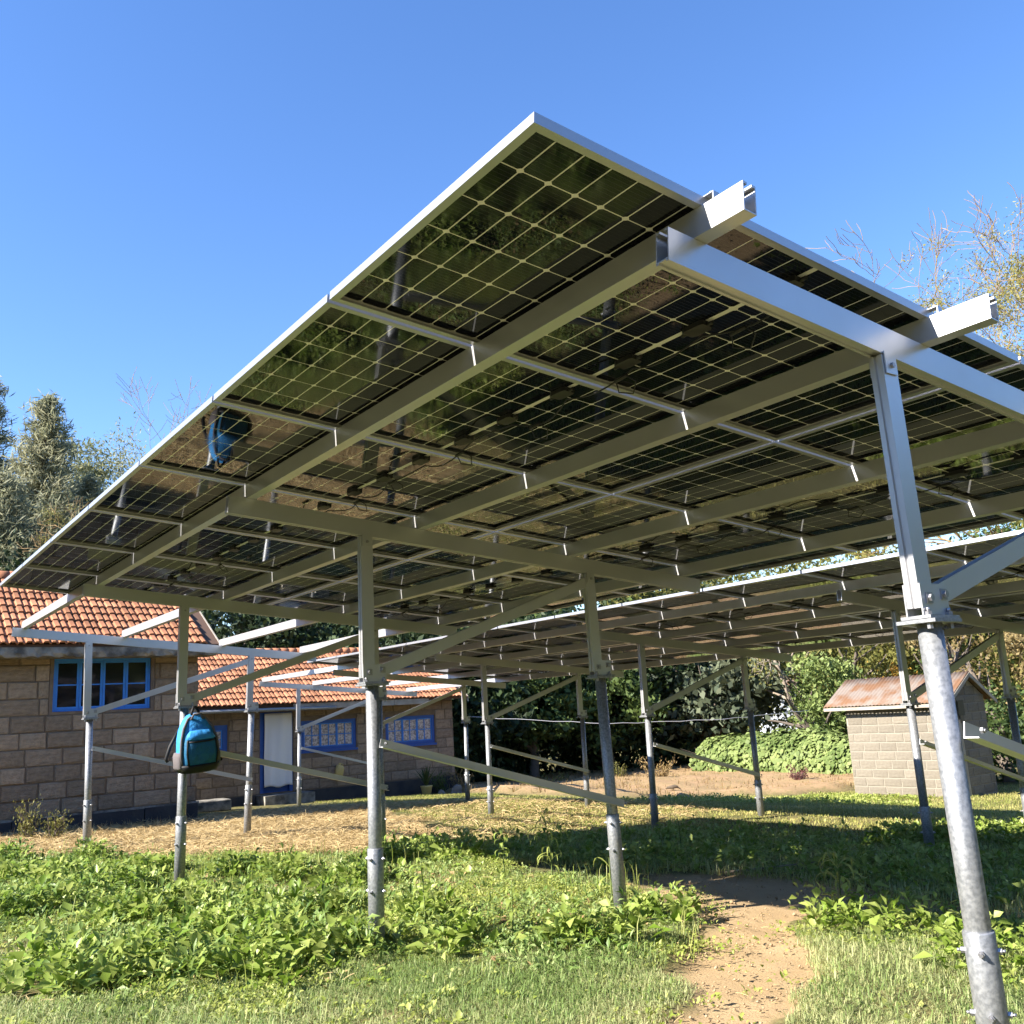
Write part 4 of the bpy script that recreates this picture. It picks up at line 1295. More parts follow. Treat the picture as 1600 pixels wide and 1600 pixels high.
# --- dense broadleaf trees and bushes
def dense(xy, H, rw, seed, label, lmat, size=0.22, n=70, per=110, z0=0.0, name='broadleaf_tree', cat='tree', trunk=0.18, bias=(0, 0, -0.3), group=None, sig=0.34, flat=0.75, aspect=0.5):
    rg = np.random.default_rng(seed)
    sk, tips = tree_skeleton(rg, H * 0.7, trunk, (rg.normal() * 0.08, rg.normal() * 0.08), 1, [8], 0.3, 0.25, 0.5, 0.12)
    d = unit(rg.normal(size=(n, 3))); rr = rg.uniform(0.35, 1.0, n) ** 0.45
    hh = (H - z0) / 2
    ce = d * rr[:, None] * np.array([rw, rw, hh]) * rg.uniform(0.8, 1.12, (n, 1)) + np.array([0, 0, z0 + hh])
    ce[:, 2] = np.maximum(ce[:, 2], 0.1)
    sg = rg.uniform(0.7, 1.3, n) * sig * max(0.5, rw / 2.2)
    C, A, S, Tn = clumpy(rg, ce, sg, per, size, bias, flat=flat)
    C[:, 2] = np.maximum(C[:, 2], 0.02)
    return plant_tree(name, label, xy, sk, bark_grey, C, A, S, aspect, Tn, lmat, rg, cat=cat, group=group)


for i, (xy, H, w_, z0, lab) in enumerate([((9.0, 45.0), 15.2, 1.7, 6.0, 'rounded eucalyptus crown just right of the pointed casuarina'),
                                          ((11.6, 47.0), 14.8, 1.6, 5.0, 'rounded eucalyptus crown nearest the upper panel edge'),
                                          ((10.2, 42.0), 10.5, 2.2, 1.0, 'leafy eucalyptus low against the panel edge'),
                                          ((6.4, 43.5), 12.0, 2.6, 1.0, 'leafy tree filling the gap between the two tall casuarinas')]):
    dense(xy, H, w_, 240 + i, lab, lf_euc, z0=z0, n=60, per=230, size=0.21, sig=0.42, bias=(0, 0, -0.8), name='eucalyptus_tree', group='tall trees behind the house', aspect=0.35)
g_h = 'dark trees behind the houses'
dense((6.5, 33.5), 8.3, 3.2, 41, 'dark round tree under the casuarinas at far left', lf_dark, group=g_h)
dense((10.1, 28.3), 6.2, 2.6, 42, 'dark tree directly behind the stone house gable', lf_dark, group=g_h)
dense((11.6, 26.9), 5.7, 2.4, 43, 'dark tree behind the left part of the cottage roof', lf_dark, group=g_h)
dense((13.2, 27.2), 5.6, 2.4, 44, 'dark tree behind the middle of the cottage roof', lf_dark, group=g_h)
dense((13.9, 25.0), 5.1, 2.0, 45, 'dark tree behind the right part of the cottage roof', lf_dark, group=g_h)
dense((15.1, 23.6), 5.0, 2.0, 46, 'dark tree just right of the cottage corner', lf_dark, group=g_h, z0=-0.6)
g_d = 'dense trees at the back of the yard'
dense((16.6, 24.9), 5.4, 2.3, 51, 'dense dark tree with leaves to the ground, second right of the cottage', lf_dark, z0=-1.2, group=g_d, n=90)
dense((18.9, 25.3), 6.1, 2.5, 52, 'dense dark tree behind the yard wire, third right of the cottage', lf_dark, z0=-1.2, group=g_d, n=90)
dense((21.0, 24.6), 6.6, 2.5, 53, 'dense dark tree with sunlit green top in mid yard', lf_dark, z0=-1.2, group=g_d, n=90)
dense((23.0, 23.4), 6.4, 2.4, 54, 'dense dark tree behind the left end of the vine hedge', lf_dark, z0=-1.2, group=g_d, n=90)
dense((20.2, 23.0), 3.6, 1.7, 55, 'bright green bush tree in front of the dark trees', lf_mid, z0=0.9, size=0.2, group=g_d)
dense((17.4, 23.2), 3.4, 1.4, 56, 'half lit green bush tree left of the bright one', lf_mid, z0=1.3, size=0.2, group=g_d, n=40)
dense((24.6, 24.5), 7.2, 2.7, 57, 'tall yellow green tree above the vine hedge', lf_yel, z0=1.0, group=g_d)
dense((23.6, 21.4), 4.0, 2.0, 58, 'grey green broadleaf tree above the left end of the hedge', lf_grey, z0=0.9, size=0.26, n=60, per=80, aspect=0.65)
dense((27.6, 25.2), 7.6, 2.6, 59, 'pale green tree behind the grey green one', lf_yel, z0=0.8, group=g_d)

g_y = 'yellow green trees behind the shed'
for i, (xy, H, w, lab, lm) in enumerate([((33.4, 25.6), 8.6, 3.0, 'yellow green tree behind the two bare trunks', lf_yel),
                                         ((33.3, 22.2), 8.8, 2.9, 'yellow green tree left of the shed ridge', lf_yel),
                                         ((32.8, 19.2), 8.4, 2.8, 'yellow green tree right above the shed roof', lf_yel),
                                         ((32.9, 17.0), 8.2, 2.6, 'mid green tree right of the shed gable', lf_mid),
                                         ((32.7, 14.8), 8.2, 2.7, 'olive green tree at the right edge', lf_yel),
                                         ((33.0, 12.0), 8.0, 2.7, 'olive green tree beyond the right edge', lf_yel)]):
    dense(xy, H, w, 70 + i, lab, lm, z0=-0.8, group=g_y, n=90, per=100, flat=0.5, sig=0.3, size=0.2)
dense((28.3, 16.9), 5.2, 1.3, 80, 'dry reddish brown tree above the shed roof', lf_brown, z0=3.2, n=16, per=60, size=0.14)
dense((27.3, 14.2), 4.4, 1.25, 81, 'dry brown creeper clad tree right of the shed', lf_brown, z0=0.4, n=22, per=80, size=0.13)
dense((28.2, 12.6), 4.2, 1.3, 82, 'dry brown tree at the right edge of the view', lf_brown, z0=0.2, n=20, per=70, size=0.13)
dense((28.8, 18.6), 3.2, 0.45, 83, 'narrow orange flowering shrub behind the shed ridge', leaf_mat('orange_leaf', (0.42, 0.22, 0.03), (0.55, 0.34, 0.06)), z0=1.8, n=12, per=60, size=0.12, sig=0.5)
dense((24.0, 17.5), 3.6, 1.25, 84, 'light green creeper covered bush left of the shed', lf_vine, z0=-0.3, n=60, per=90, size=0.15, name='creeper_bush', cat='bush')
dense((26.0, 18.4), 5.2, 1.6, 85, 'yellow green tree behind the creeper bush', lf_yel, z0=0.4, n=60, per=90, size=0.18)
dense((21.5, 11.2), 2.1, 1.0, 86, 'green bush peeping out right of the shed', lf_mid, z0=-0.3, n=40, per=80, size=0.14, name='green_bush', cat='bush')


# --- two slender half bare trees
def bare_tree(xy, H, seed, label, lean):
    rg = np.random.default_rng(seed)
    sk, tips = tree_skeleton(rg, H, 0.10, lean, 3, [5, 5, 4], -0.15, 0.35, 0.42, 0.13, (0.6, 1.4))
    ce = np.array([p for p, d in tips]); ce = ce[rg.random(len(ce)) < 0.25]
    C, A, S, Tn = clumpy(rg, ce, 0.12, 10, 0.11)
    return plant_tree('slender_tree', label, xy, sk, bark_pale, C, A, S, 0.4, Tn, lf_yel, rg, min_r=0.008)


bare_tree((23.9, 18.2), 5.4, 91, 'slender pale trunked half bare tree behind the hedge, nearer one', (-0.05, 0.03))
bare_tree((25.6, 19.2), 5.6, 92, 'slender dark half bare tree behind the nearer pale trunk', (0.02, 0.02))


# --- vine hedge
def hedge():
    rg = np.random.default_rng(61)
    t = thing('vine_hedge', 'low bank of broad leaved creeper along the back of the bare soil', 'hedge', (22.0, 17.5, float(gz(22, 17.5))))
    n = 22000
    u = rg.uniform(-3.9, 2.7, n); a = rg.uniform(0.02, math.pi, n)
    hgt = 0.95 + 0.35 * (fbm(u, u * 0, 0.8, 3)) - 0.05 * np.abs(u); rad = 0.95 + 0.35 * fbm(u, u * 0 + 4, 1.1, 5)
    q = rg.uniform(0.55, 1.05, n) ** 0.5
    lump = 0.85 + 0.3 * fbm(u * 3, a * 2, 1.0, 8)
    C = np.stack([-np.cos(a) * rad * q * lump, u, np.sin(a) * hgt * q * lump], 1)
    out = unit(np.stack([-np.cos(a), np.zeros(n), np.sin(a)], 1))
    ax = unit(np.cross(out, rg.normal(size=(n, 3))) + out * 0.3)
    s = rg.uniform(0.06, 0.15, n)
    # leaves face outwards: build with normal = out
    side = unit(np.cross(out, ax)); ss = s[:, None]
    V = np.stack([C - ax * ss * 0.5, C - side * ss * 0.48 - ax * ss * 0.1, C - side * ss * 0.3 + ax * ss * 0.35, C + ax * ss * 0.5, C + side * ss * 0.3 + ax * ss * 0.35, C + side * ss * 0.48 - ax * ss * 0.1], 1).reshape(-1, 3)
    b = np.arange(n)[:, None] * 6
    F = np.concatenate([b + np.array([0, 1, 2, 3]), b + np.array([0, 3, 4, 5])], 0)
    tint = np.clip(fbm(u * 2, a * 3, 1.0, 2) * 1.4 - 0.2 + rg.normal(size=n) * 0.2, 0, 1)
    obj('foliage', npmesh('foliage', V, F, lf_vine, np.repeat(tint, 6)), t)
    sk = []
    for i in range(40):
        y = rg.uniform(-3.8, 3.4)
        sk.append(([np.array([0, y, 0]), np.array([rg.normal() * 0.3, y + rg.normal() * 0.2, 0.4]), np.array([rg.normal() * 0.6, y + rg.normal() * 0.4, 0.75])], [0.02, 0.015, 0.006]))
    add_tubes(MB(), sk).build('stems', bark_grey, t)


hedge()


def shrub(xy, h, w, seed, label, lmat, n=500, size=0.07, aspect=0.3, name='dry_shrub', up=0.8):
    rg = np.random.default_rng(seed)
    sk = []; C = []; A = []
    for i in range(16):
        a = rg.uniform(0, 6.28); d = np.array([math.cos(a) * w, math.sin(a) * w, h]) * rg.uniform(0.5, 1.0)
        sk.append(([np.zeros(3), d * 0.5 + rg.normal(size=3) * 0.03, d], [0.008, 0.006, 0.003]))
        m = n // 16; tt = rg.uniform(0.25, 1.05, m)[:, None]
        C.append(d * tt + rg.normal(size=(m, 3)) * 0.05); A.append(unit(d + rg.normal(size=(m, 3)) * 0.5 * h + np.array([0, 0, up * h * 0.3])))
    C = np.concatenate(C); A = np.concatenate(A); C[:, 2] = np.maximum(C[:, 2], 0.01)
    return plant_tree(name, label, xy, sk, bark_grey, C, A, size * rg.uniform(0.6, 1.3, len(C)), aspect, rg.random(len(C)), lmat, rg, min_r=0.003, cat='shrub', sink=0.0)


lf_dry = leaf_mat('dry_weed', (0.22, 0.145, 0.06), (0.36, 0.26, 0.11), 0.25)
shrub((18.0, 18.6), 0.62, 0.5, 101, 'dry orange brown shrub beside the middle post on the bare soil', lf_dry, 900)
shrub((18.6, 20.8), 0.55, 0.35, 102, 'pale green shrub left of the dry orange one', lf_yel, 500)
shrub((19.2, 15.1), 0.42, 0.22, 103, 'small dark red bush standing alone on bare soil', lf_red, 500, name='red_bush')
shrub((16.0, 20.6), 0.35, 0.3, 104, 'small pale weed near the dark trees, left', lf_yel, 250)
shrub((17.2, 21.6), 0.35, 0.3, 105, 'small pale weed near the dark trees, right', lf_yel, 250)
shrub((12.9, 20.15), 0.55, 0.32, 106, 'leafy dry shrub at the cottage corner', lf_brown, 500)
shrub((12.35, 20.2), 0.5, 0.35, 107, 'green leafy shrub between pot and cottage corner', lf_mid, 500)
shrub((2.62, 13.7), 0.42, 0.14, 108, 'pale upright weed in the straw left of the leftmost post', lf_yel, 350, 0.05, name='upright_weed')
shrub((2.35, 13.9), 0.5, 0.15, 109, 'taller pale upright weed in the straw by the stone house', lf_yel, 400, 0.05, name='upright_weed')
shrub((1.55, 14.6), 0.35, 0.14, 110, 'small pale weed at the foot of the stone house, far left', lf_yel, 200, 0.05, name='upright_weed')


# --- far belt of woodland closing the view
def far_woods():
    rg = np.random.default_rng(77)
    n = 130000
    az = rg.uniform(R(-180), R(180), n)                   # angle from +y towards +x; trees ring the yard
    ahead = (az > R(-14)) & (az < R(90))
    d = np.where(ahead, rg.uniform(52, 66, n), rg.uniform(30, 44, n))
    top = 5.0 + np.where(ahead, 0, 2.0) + 4.0 * fbm(az * 30, az * 0, 1.0, 4) + 2.0 * hash_noise(az * 90, az * 0, 1.0, 9)
    z = rg.uniform(0, 1, n) ** 0.8 * top
    C = np.stack([np.sin(az) * d, np.cos(az) * d, z - 0.7], 1)
    V, F = leaf_quads(C, unit(rg.normal(size=(n, 3))), rg.uniform(0.5, 1.1, n), 0.55, rg)
    ti = np.clip(fbm(az * 60, z * 0.5, 1.0, 6) * 1.5 - 0.3 + rg.normal(size=n) * 0.15, 0, 1)
    o = obj('far_woodland', npmesh('far_woodland', V, F, lf_mid, np.repeat(ti, 4)))
    tag(o, 'far belt of green woodland behind everything', 'woodland', kind='stuff')


far_woods()

# ------------------------------------------------------------------ ground cover
weed_m = leaf_mat('broad_weed_leaf', (0.17, 0.27, 0.03), (0.44, 0.50, 0.15), 0.42, 0.4)
small_m = leaf_mat('small_weed_leaf', (0.24, 0.32, 0.045), (0.50, 0.52, 0.17), 0.45, 0.45)
grass_m = leaf_mat('grass_blade', (0.21, 0.30, 0.09), (0.54, 0.54, 0.27), 0.4, 0.5)
lawn_m = leaf_mat('lawn_blade', (0.26, 0.29, 0.065), (0.56, 0.48, 0.19), 0.3, 0.6)
straw_m = leaf_mat('dry_straw', (0.36, 0.255, 0.115), (0.56, 0.43, 0.22), 0.15, 0.7)


def scatter(poly, dens, rg, wob=0.25, seed=0, thr=None, ns=1.5):
    P = np.array(poly); x0, y0 = P.min(0) - 0.4; x1, y1 = P.max(0) + 0.4
    n = int((x1 - x0) * (y1 - y0) * dens)
    x = rg.uniform(x0, x1, n); y = rg.uniform(y0, y1, n)
    dx = (fbm(x, y, 1.3, seed + 3) - 0.5) * wob * 2; dy = (fbm(x, y, 1.3, seed + 8) - 0.5) * wob * 2
    k = inpoly(x + dx, y + dy, poly)
    if thr is not None:
        k &= fbm(x, y, ns, seed + 17) > thr + rg.normal(size=n) * 0.05
    return x[k], y[k]


def ground_h(x, y):
    return gz(x, y)


def folded_leaves(P, az, el, ln, wd, rg, droop=0.25):
    """P base points; returns V,F(tri)"""
    n = len(P)
    ax = np.stack([np.cos(az) * np.cos(el), np.sin(az) * np.cos(el), np.sin(el)], 1)
    side = np.stack([-np.sin(az), np.cos(az), np.zeros(n)], 1)
    roll = rg.normal(size=n) * 0.45
    up = np.cross(ax, side); up *= np.sign(up[:, 2:3] + 1e-6)
    s2 = side * np.cos(roll)[:, None] + up * np.sin(roll)[:, None]; u2 = np.cross(ax, s2)
    u2 *= np.sign(u2[:, 2:3] + 1e-6)
    L_ = ln[:, None]; W_ = wd[:, None]
    mid = P + ax * L_ * 0.5 - u2 * W_ * 0.12
    Lp = P + ax * L_ * 0.42 + s2 * W_ * 0.5 + u2 * W_ * 0.1
    Rp = P + ax * L_ * 0.42 - s2 * W_ * 0.5 + u2 * W_ * 0.1
    tip = P + ax * L_ - np.array([0, 0, 1.0]) * L_ * droop
    V = np.stack([P, Lp, mid, Rp, tip], 1).reshape(-1, 3)
    b = np.arange(n)[:, None] * 5
    F = np.concatenate([b + np.array(q) for q in ((0, 2, 1), (0, 3, 2), (1, 2, 4), (2, 3, 4))], 0)
    return V, F


CLUMPS = [(1.59, 9.7, 0.4), (1.84, 9.14, 0.45), (1.99, 8.24, 0.5), (1.42, 7.85, 0.5), (1.08, 7.7, 0.5), (2.53, 9.18, 0.4), (2.39, 10.72, 0.35), (1.76, 11.51, 0.4), (1.9, 6.88, 0.45), (2.2, 6.89, 0.5), (2.35, 6.44, 0.5), (1.96, 5.78, 0.5), (2.15, 5.59, 0.45), (1.69, 5.6, 0.4), (2.16, 5.16, 0.4), (1.39, 5.33, 0.35), (1.17, 5.28, 0.35), (1.57, 4.91, 0.35), (1.78, 4.8, 0.35), (2.69, 6.1, 0.45), (2.43, 5.01, 0.35), (1.17, 5.89, 0.3), (4.93, 8.71, 0.5), (5.04, 8.16, 0.55), (4.43, 8.18, 0.4), (5.42, 8.07, 0.5), (2.77, 4.58, 0.22), (3.01, 4.77, 0.2), (3.44, 4.25, 0.25), (3.64, 4.16, 0.25), (3.6, 7.18, 0.35), (3.26, 7.78, 0.4), (3.14, 8.46, 0.35), (3.23, 5.56, 0.25), (4.31, 4.49, 0.25), (0.6, 8.6, 0.5), (0.3, 9.6, 0.5), (0.8, 10.6, 0.5)]


def clump_map(x, y):
    m = np.zeros(len(x))
    for (cx, cy, r) in CLUMPS:
        wob = 0.7 + 0.6 * fbm(x * 2.5, y * 2.5, 1.0, 61)
        m = np.maximum(m, np.exp(-(((x - cx) ** 2 + (y - cy) ** 2) / (r * 0.78 * wob) ** 2) ** 1.3))
    return m


def weeds(name, label, poly, dens, hrange, lrange, nl, m, seed, thr=None, wob=0.3, asp=(0.34, 0.64), hnoise=True, ns=1.5, clump=False):
    rg = np.random.default_rng(seed)
    x, y = scatter(poly, dens, rg, wob, seed, thr, ns)
    k = blur_poly(x, y, PATH, 0.38, 3) < rg.uniform(0.1, 1.3, len(x))
    x, y = x[k], y[k]
    if clump:
        cm = clump_map(x, y); k = rg.random(len(x)) < cm * 1.15 + 0.015
        x, y, cm = x[k], y[k], cm[k]
    n = len(x)
    hn = fbm(x, y, 1.1, seed + 40) if hnoise else np.full(n, 0.6)
    if clump:
        hn = 0.25 + 0.53 * cm
    h = (hrange[0] + (hrange[1] - hrange[0]) * np.clip((hn - 0.25) * 1.9, 0, 1)) * rg.uniform(0.6, 1.2, n)
    vig = rg.uniform(0.6, 1.25, n)
    k = nl; N = n * k
    X = np.repeat(x, k); Y = np.repeat(y, k); Hh = np.repeat(h, k); vg = np.repeat(vig, k)
    fr = rg.uniform(0.15, 1.0, N); az = rg.uniform(0, 2 * np.pi, N)
    el = rg.uniform(-0.25, 1.15, N) + 0.2 * fr
    ln = rg.uniform(lrange[0], lrange[1], N) * vg * (1.1 - 0.35 * fr); wd = ln * rg.uniform(asp[0], asp[1], N)
    sp = rg.uniform(0.0, 0.05, N) + 0.03 * (1 - fr)
    P = np.stack([X + np.cos(az) * sp, Y + np.sin(az) * sp, ground_h(X, Y) + Hh * fr - 0.005], 1)
    V, F = folded_leaves(P, az, el, ln, wd, rg)
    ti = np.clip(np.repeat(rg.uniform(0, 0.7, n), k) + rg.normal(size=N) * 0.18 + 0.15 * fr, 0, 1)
    o = obj(name, npmesh(name, V, F, m, np.repeat(ti, 5)))
    tag(o, label, 'weeds', kind='stuff')
    return x, y, h


weed2_m = leaf_mat('dull_weed_leaf', (0.16, 0.26, 0.06), (0.38, 0.46, 0.18), 0.4, 0.5)
weed3_m = leaf_mat('narrow_weed_leaf', (0.09, 0.165, 0.03), (0.26, 0.35, 0.10), 0.35, 0.45)
dead_m = leaf_mat('dead_leaf', (0.20, 0.12, 0.05), (0.40, 0.29, 0.14), 0.15, 0.8)
weeds('broadleaf_weeds', 'tall broad leaved green weeds in clumps over the foreground', WEEDS, 150, (0.03, 0.21), (0.04, 0.135), 14, weed_m, 201, None, wob=0.9, clump=True)
weeds('narrow_leaf_weeds', 'darker weeds with long narrow leaves mixed into the foreground clumps', WEEDS, 90, (0.04, 0.25), (0.05, 0.13), 12, weed3_m, 217, None, wob=0.9, clump=True, asp=(0.16, 0.32))
weeds('leafy_weeds', 'middle sized dull green weeds between the tall clumps', WEEDS, 110, (0.02, 0.11), (0.022, 0.065), 12, weed2_m, 209, 0.40, wob=0.9, asp=(0.28, 0.5), ns=1.5)
weeds('low_weeds', 'low small leaved weeds carpeting the foreground', WEEDS, 520, (0.012, 0.075), (0.012, 0.042), 13, small_m, 202, 0.22, wob=0.9, ns=2.2)
weeds('dead_leaves', 'fallen dry leaves among the foreground weeds', WEEDS, 35, (0.01, 0.07), (0.03, 0.07), 3, dead_m, 210, None, wob=0.9)
weeds('path_side_weeds', 'leafy weeds right of the trodden path', WEEDS_R, 70, (0.05, 0.24), (0.05, 0.12), 14, weed_m, 203, 0.30)
weeds('path_side_low_weeds', 'small low weeds right of the trodden path', WEEDS_R, 170, (0.02, 0.09), (0.02, 0.05), 12, small_m, 204, 0.3)
weeds('shed_side_weeds', 'bright leafy weeds near the rear posts at right', WEEDS_R2, 70, (0.06, 0.24), (0.05, 0.11), 14, weed_m, 205, 0.2)
weeds('shaded_weeds', 'weeds growing in the shadow of the front array', WEEDS_SH, 55, (0.04, 0.20), (0.05, 0.11), 13, weed_m, 206, 0.36)
weeds('shaded_low_weeds', 'low weeds in the shadow of the front array', WEEDS_SH, 120, (0.02, 0.09), (0.02, 0.05), 11, small_m, 207, 0.25)
SHEDGRASS = [(12.6, 14.2), (14.2, 13.8), (17.2, 12.6), (17.2, 10.4), (15.6, 9.6), (13.6, 12.0)]
weeds('far_low_weeds', 'pale green low weeds in front of the bare soil', SHEDGRASS, 60, (0.03, 0.12), (0.05, 0.10), 10, small_m, 208, 0.35)


def blades(name, label, poly, dens, hrange, width, m, seed, thr=None, wob=0.3, lean=0.6, avoid=None, ns=1.2, cat='grass', tb=0.0):
    rg = np.random.default_rng(seed)
    x, y = scatter(poly, dens, rg, wob, seed, thr, ns)
    if avoid is not None:
        for av, w_ in avoid:
            k = blur_poly(x, y, av, w_, seed) < rg.uniform(0.2, 1.0, len(x))
            x, y = x[k], y[k]
    n = len(x); az = rg.uniform(0, 2 * np.pi, n)
    h = rg.uniform(*hrange, n) * (0.55 + 0.9 * fbm(x, y, 1.7, seed + 4)); ln = rg.uniform(0.1, lean, n)
    d = np.stack([np.cos(az), np.sin(az), np.zeros(n)], 1); s = np.stack([-np.sin(az), np.cos(az), np.zeros(n)], 1)
    B = np.stack([x, y, ground_h(x, y) - 0.006], 1); up = np.array([0, 0, 1.0])
    w = (width * rg.uniform(0.6, 1.3, n))[:, None]; H_ = h[:, None]; l_ = ln[:, None]
    M_ = B + up * H_ * 0.6 + d * H_ * l_ * 0.35; Tp = B + up * H_ * np.maximum(1 - 0.6 * l_, 0.08) + d * H_ * l_
    V = np.stack([B - s * w, B + s * w, M_ + s * w * 0.8, M_ - s * w * 0.8, Tp], 1).reshape(-1, 3)
    b = np.arange(n)[:, None] * 5
    F = np.concatenate([b + np.array(q) for q in ((0, 1, 2), (0, 2, 3), (3, 2, 4))], 0)
    ti = np.clip(fbm(x, y, 0.9, seed + 30) * 1.5 - 0.45 + rg.normal(size=n) * 0.32 + tb, 0, 1)
    o = obj(name, npmesh(name, V, F, m, np.repeat(ti, 5)))
    return tag(o, label, cat, kind='stuff')


NEAR = [(-1.5, 7.5), (0.4, 6.8), (1.1, 6.2), (0.9, 5.3), (1.6, 5.0), (3.2, 5.0), (3.6, 4.2), (4.4, 4.4), (4.6, 3.8), (5.0, 2.4), (4.6, 1.2), (2.8, 1.6), (-0.5, 3.6)]
blades('foreground_grass', 'short grass along the bottom edge of the view', NEAR, 10500, (0.018, 0.062), 0.0017, grass_m, 301, lean=1.7, avoid=[(PATH, 0.25)])
blades('weed_stems', 'thin pale stems standing among the foreground weeds', WEEDS, 60, (0.10, 0.30), 0.0022, small_m, 312, 0.45, wob=0.6, lean=0.7, cat='weeds', tb=0.2)
blades('grass_tufts', 'coarser grass tufts near the bottom edge', NEAR, 3000, (0.03, 0.10), 0.0026, grass_m, 313, 0.53, lean=1.5, avoid=[(PATH, 0.3)], ns=2.5)
blades('weed_grass', 'grass growing among the foreground weeds', WEEDS, 1800, (0.03, 0.09), 0.0018, grass_m, 302, None, lean=1.3, avoid=[(PATH, 0.2)])
LAWN = [(4.9, 9.2), (5.8, 9.0), (6.9, 11.2), (8.4, 16.4), (8.6, 19.6), (12.8, 19.6), (13.0, 17.3), (14.0, 15.6), (16.3, 14.2), (19.2, 12.9), (21.0, 10.0), (19.5, 3.0), (9.0, 1.5), (6.2, 2.0), (5.6, 3.6), (6.0, 4.3), (6.0, 5.4), (5.5, 6.3), (5.1, 8.2)]
blades('lawn_grass', 'yellowish mown grass under and beyond the arrays', LAWN, 900, (0.025, 0.07), 0.004, lawn_m, 303, lean=1.2, avoid=[(SOIL, 0.5)])
blades('shade_grass', 'grass in the shade beside the path', WEEDS_SH, 1300, (0.04, 0.12), 0.0028, grass_m, 304, 0.2)
blades('path_edge_grass', 'grass right of the trodden path', WEEDS_R, 5000, (0.03, 0.09), 0.0018, grass_m, 305, 0.2, lean=1.4)
blades('house_foot_grass', 'dry grass at the foot of the stone house', [(-1.0, 15.3), (5.0, 15.3), (5.0, 14.6), (-1, 14.2)], 260, (0.05, 0.2), 0.004, straw_m, 306)
blades('soil_weeds', 'thin dry weeds on the bare soil bank', SOIL, 150, (0.12, 0.30), 0.008, lf_dry, 307, 0.40, cat='weeds', lean=0.9)
weeds('foreground_clover', 'small leaved weeds scattered through the foreground grass', NEAR, 90, (0.015, 0.06), (0.014, 0.05), 9, small_m, 315, 0.47, wob=0.5, ns=1.6)


def straw(name, label, poly, dens, seed, lr=(0.06, 0.22), w=0.0022, thick=0.05):
    rg = np.random.default_rng(seed)
    x, y = scatter(poly, dens, rg, 0.5, seed)
    n = len(x); az = rg.uniform(0, 2 * np.pi, n); el = rg.normal(size=n) * 0.22
    ln = rg.uniform(*lr, n)[:, None]; d = np.stack([np.cos(az) * np.cos(el), np.sin(az) * np.cos(el), np.sin(el)], 1)
    s = np.stack([-np.sin(az), np.cos(az), rg.normal(size=n) * 0.5], 1)
    hump = np.clip((fbm(x, y, 3.0, 8) - 0.35), 0, 1) * 0.07
    C = np.stack([x, y, ground_h(x, y) + hump + rg.uniform(0.0, thick, n) + np.abs(np.sin(el)) * ln[:, 0] * 0.3], 1)
    ww = w * rg.uniform(0.6, 1.4, n)[:, None]
    bow = np.array([0, 0, 1.0]) * ln * 0.06
    V = np.stack([C - d * ln / 2 - s * ww, C - d * ln / 2 + s * ww, C + s * ww + bow, C - s * ww + bow, C + d * ln / 2 + s * ww, C + d * ln / 2 - s * ww], 1).reshape(-1, 3)
    b = np.arange(n)[:, None] * 6
    F = np.concatenate([b + np.array((0, 1, 2, 3)), b + np.array((3, 2, 4, 5))], 0)
    ti = np.clip(rg.uniform(0, 1, n) * 0.7 + fbm(x, y, 1.5, 9) * 0.5 - 0.1, 0, 1)
    tag(obj(name, npmesh(name, V, F, straw_m, np.repeat(ti, 6))), label, 'straw', kind='stuff')


straw('dry_straw', 'loose dry straw spread between the weeds and the houses', STRAW, 1500, 401)
straw('lawn_straw', 'thin scattered straw over the mown grass', [(4.9, 9.0), (6.9, 11.2), (8.4, 16.4), (10.6, 16.5), (12.0, 14.0), (10.5, 9.5), (7.8, 8.6)], 260, 402, (0.05, 0.16), 0.003, 0.03)
straw('path_litter', 'bits of straw and twig on the path', PATH, 45, 403, (0.015, 0.06), 0.0015, 0.004)
straw('weed_litter', 'dry stems lying among the weeds', WEEDS, 70, 404, (0.02, 0.08), 0.0014, 0.03)


def pebbles(name, label, poly, dens, seed):
    rg = np.random.default_rng(seed); x, y = scatter(poly, dens, rg, 0.3, seed); n = len(x)
    r = rg.uniform(0.003, 0.011, n) * np.where(rg.random(n) < 0.06, 2.0, 1.0)
    B = np.array([[1, 0, 0], [0, 1, 0], [-1, 0, 0], [0, -1, 0], [0, 0, 0.7], [0, 0, -0.7]], float)
    V = B[None] * r[:, None, None] * rg.uniform(0.6, 1.3, (n, 6, 1)) + np.stack([x, y, ground_h(x, y) - 0.018 + (fbm(x, y, 0.9, 2) - 0.5) * 0.06], 1)[:, None]
    F = np.array([[0, 1, 4], [1, 2, 4], [2, 3, 4], [3, 0, 4], [1, 0, 5], [2, 1, 5], [3, 2, 5], [0, 3, 5]])
    FF = (np.arange(n)[:, None, None] * 6 + F[None]).reshape(-1, 3)
    tag(obj(name, npmesh(name, V.reshape(-1, 3), FF, clod_m, np.repeat(rg.random(n), 6))), label, 'clods', kind='stuff')


clod_m = leaf_mat('soil_clod', (0.24, 0.16, 0.085), (0.42, 0.31, 0.19), 0.0, 0.95)
pebbles('soil_clods', 'small clods and pebbles on the trodden path', PATH, 160, 501)
pebbles('bank_clods', 'clods on the bare soil bank', SOIL, 60, 502)

# ---- tall single weeds
def narrow_leaf_mesh(name, m, L_=0.16, w=0.007):
    V = []; n = 6
    for i in range(n + 1):
        f = i / n; x = L_ * math.sin(f * 1.9) / 1.0 * 0.75; z = L_ * (0.55 * f - 0.95 * f * f); ww = w * (math.sin(math.pi * min(1, f * 0.85 + 0.12)))
        V += [(x, -ww, z), (x, ww, z)]
    F = [(2 * i, 2 * i + 1, 2 * i + 3, 2 * i + 2) for i in range(n)]
    return npmesh(name, V, F, m, np.full(len(V), 0.5), smooth=True)


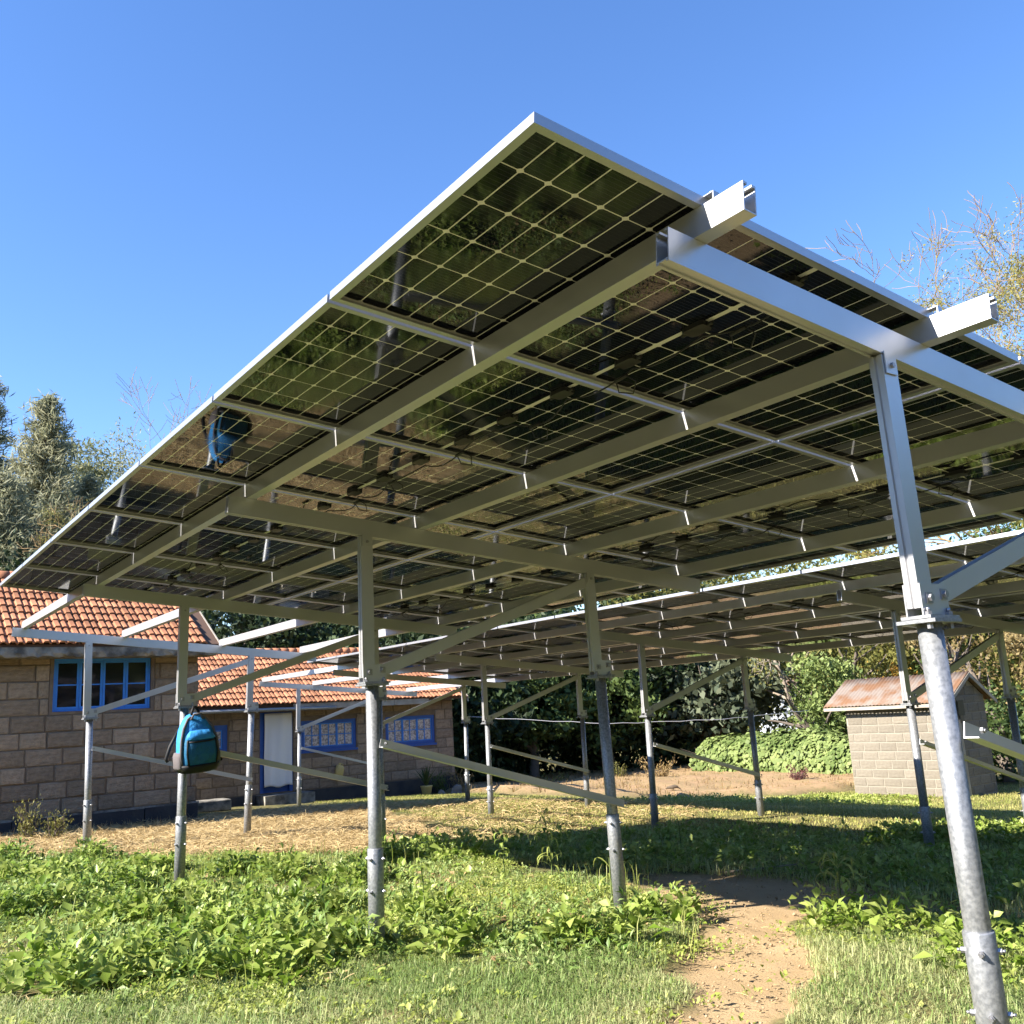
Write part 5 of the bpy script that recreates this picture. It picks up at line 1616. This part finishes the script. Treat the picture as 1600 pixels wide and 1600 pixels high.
stalk_m = mat('weed_stalk', (0.12, 0.16, 0.04), 0.7)
NL = narrow_leaf_mesh('narrow_leaf', small_m)
NLs = narrow_leaf_mesh('narrow_leaf', weed_m, 0.09, 0.011)


def tall_weed(x, y, h, n, seed, label, me, droop=1.0):
    rg = random.Random(seed)
    t = thing('tall_weed', label, 'weed', (x, y, float(gz(x, y)) - 0.01), group='tall single weeds')
    b = Vector((rg.uniform(-.04, .04), rg.uniform(-.04, .04), 0))
    pts = [b * (i / 6) ** 2 + Vector((0, 0, h * i / 6)) for i in range(7)]
    MB().tube(pts, [0.006, 0.0055, 0.005, 0.0045, 0.004, 0.003, 0.002], 6).build('stalk', stalk_m, t)
    for i in range(n):
        f = 0.18 + 0.82 * i / n; s = rg.uniform(0.7, 1.2) * (1.15 - 0.4 * abs(f - 0.7))
        obj('leaf', me, t, loc=b * f * f + Vector((0, 0, h * f)), rot=(rg.uniform(-.2, .2), rg.uniform(-0.5, 0.25) * droop, i * 2.4 + rg.uniform(-.3, .3)), scale=(s, s, s))


tall_weed(4.85, 6.3, 0.52, 30, 1, 'tall weed with drooping narrow leaves left of the second low post', NL)
tall_weed(4.7, 6.75, 0.42, 22, 2, 'thin tall weed further left of the drooping one', NLs)
tall_weed(2.98, 5.1, 0.46, 34, 3, 'dark bushy tall weed right of the front centre post', NLs)
tall_weed(5.3, 3.95, 0.34, 26, 4, 'leafy weed with hanging tip at the right edge of the path', NL)
tall_weed(6.9, 6.9, 0.30, 18, 5, 'small pale weed standing in the array shadow', NLs)
tall_weed(4.5, 5.2, 0.30, 8, 6, 'arching grass like weed beside the second low post', NL)
tall_weed(3.35, 4.75, 0.32, 20, 7, 'upright weed in the foreground left of the path', NLs)
tall_weed(8.55, 6.2, 0.28, 18, 8, 'small weed beside a rear post in the sunlit strip', NLs)
# dead stick lying on the path edge
tw = MB().tube([(0, 0, 0.01), (0.16, -0.03, 0.03), (0.33, -0.02, 0.015)], [0.007, 0.006, 0.003], 6).build('fallen_stick', bark_pale, loc=(5.15, 3.75, float(gz(5.15, 3.75)) - 0.02))
tag(tw, 'pale fallen stick lying at the shadow edge of the path', 'stick')
tw = MB().tube([(0, 0, 0.012), (0.35, -0.25, 0.03), (0.62, -0.5, 0.06)], [0.010, 0.008, 0.004], 6).build('fallen_stick', bark_pale, loc=(6.0, 5.6, float(gz(6.0, 5.6)) - 0.01))
tag(tw, 'long fallen stick lying in the array shadow', 'stick')
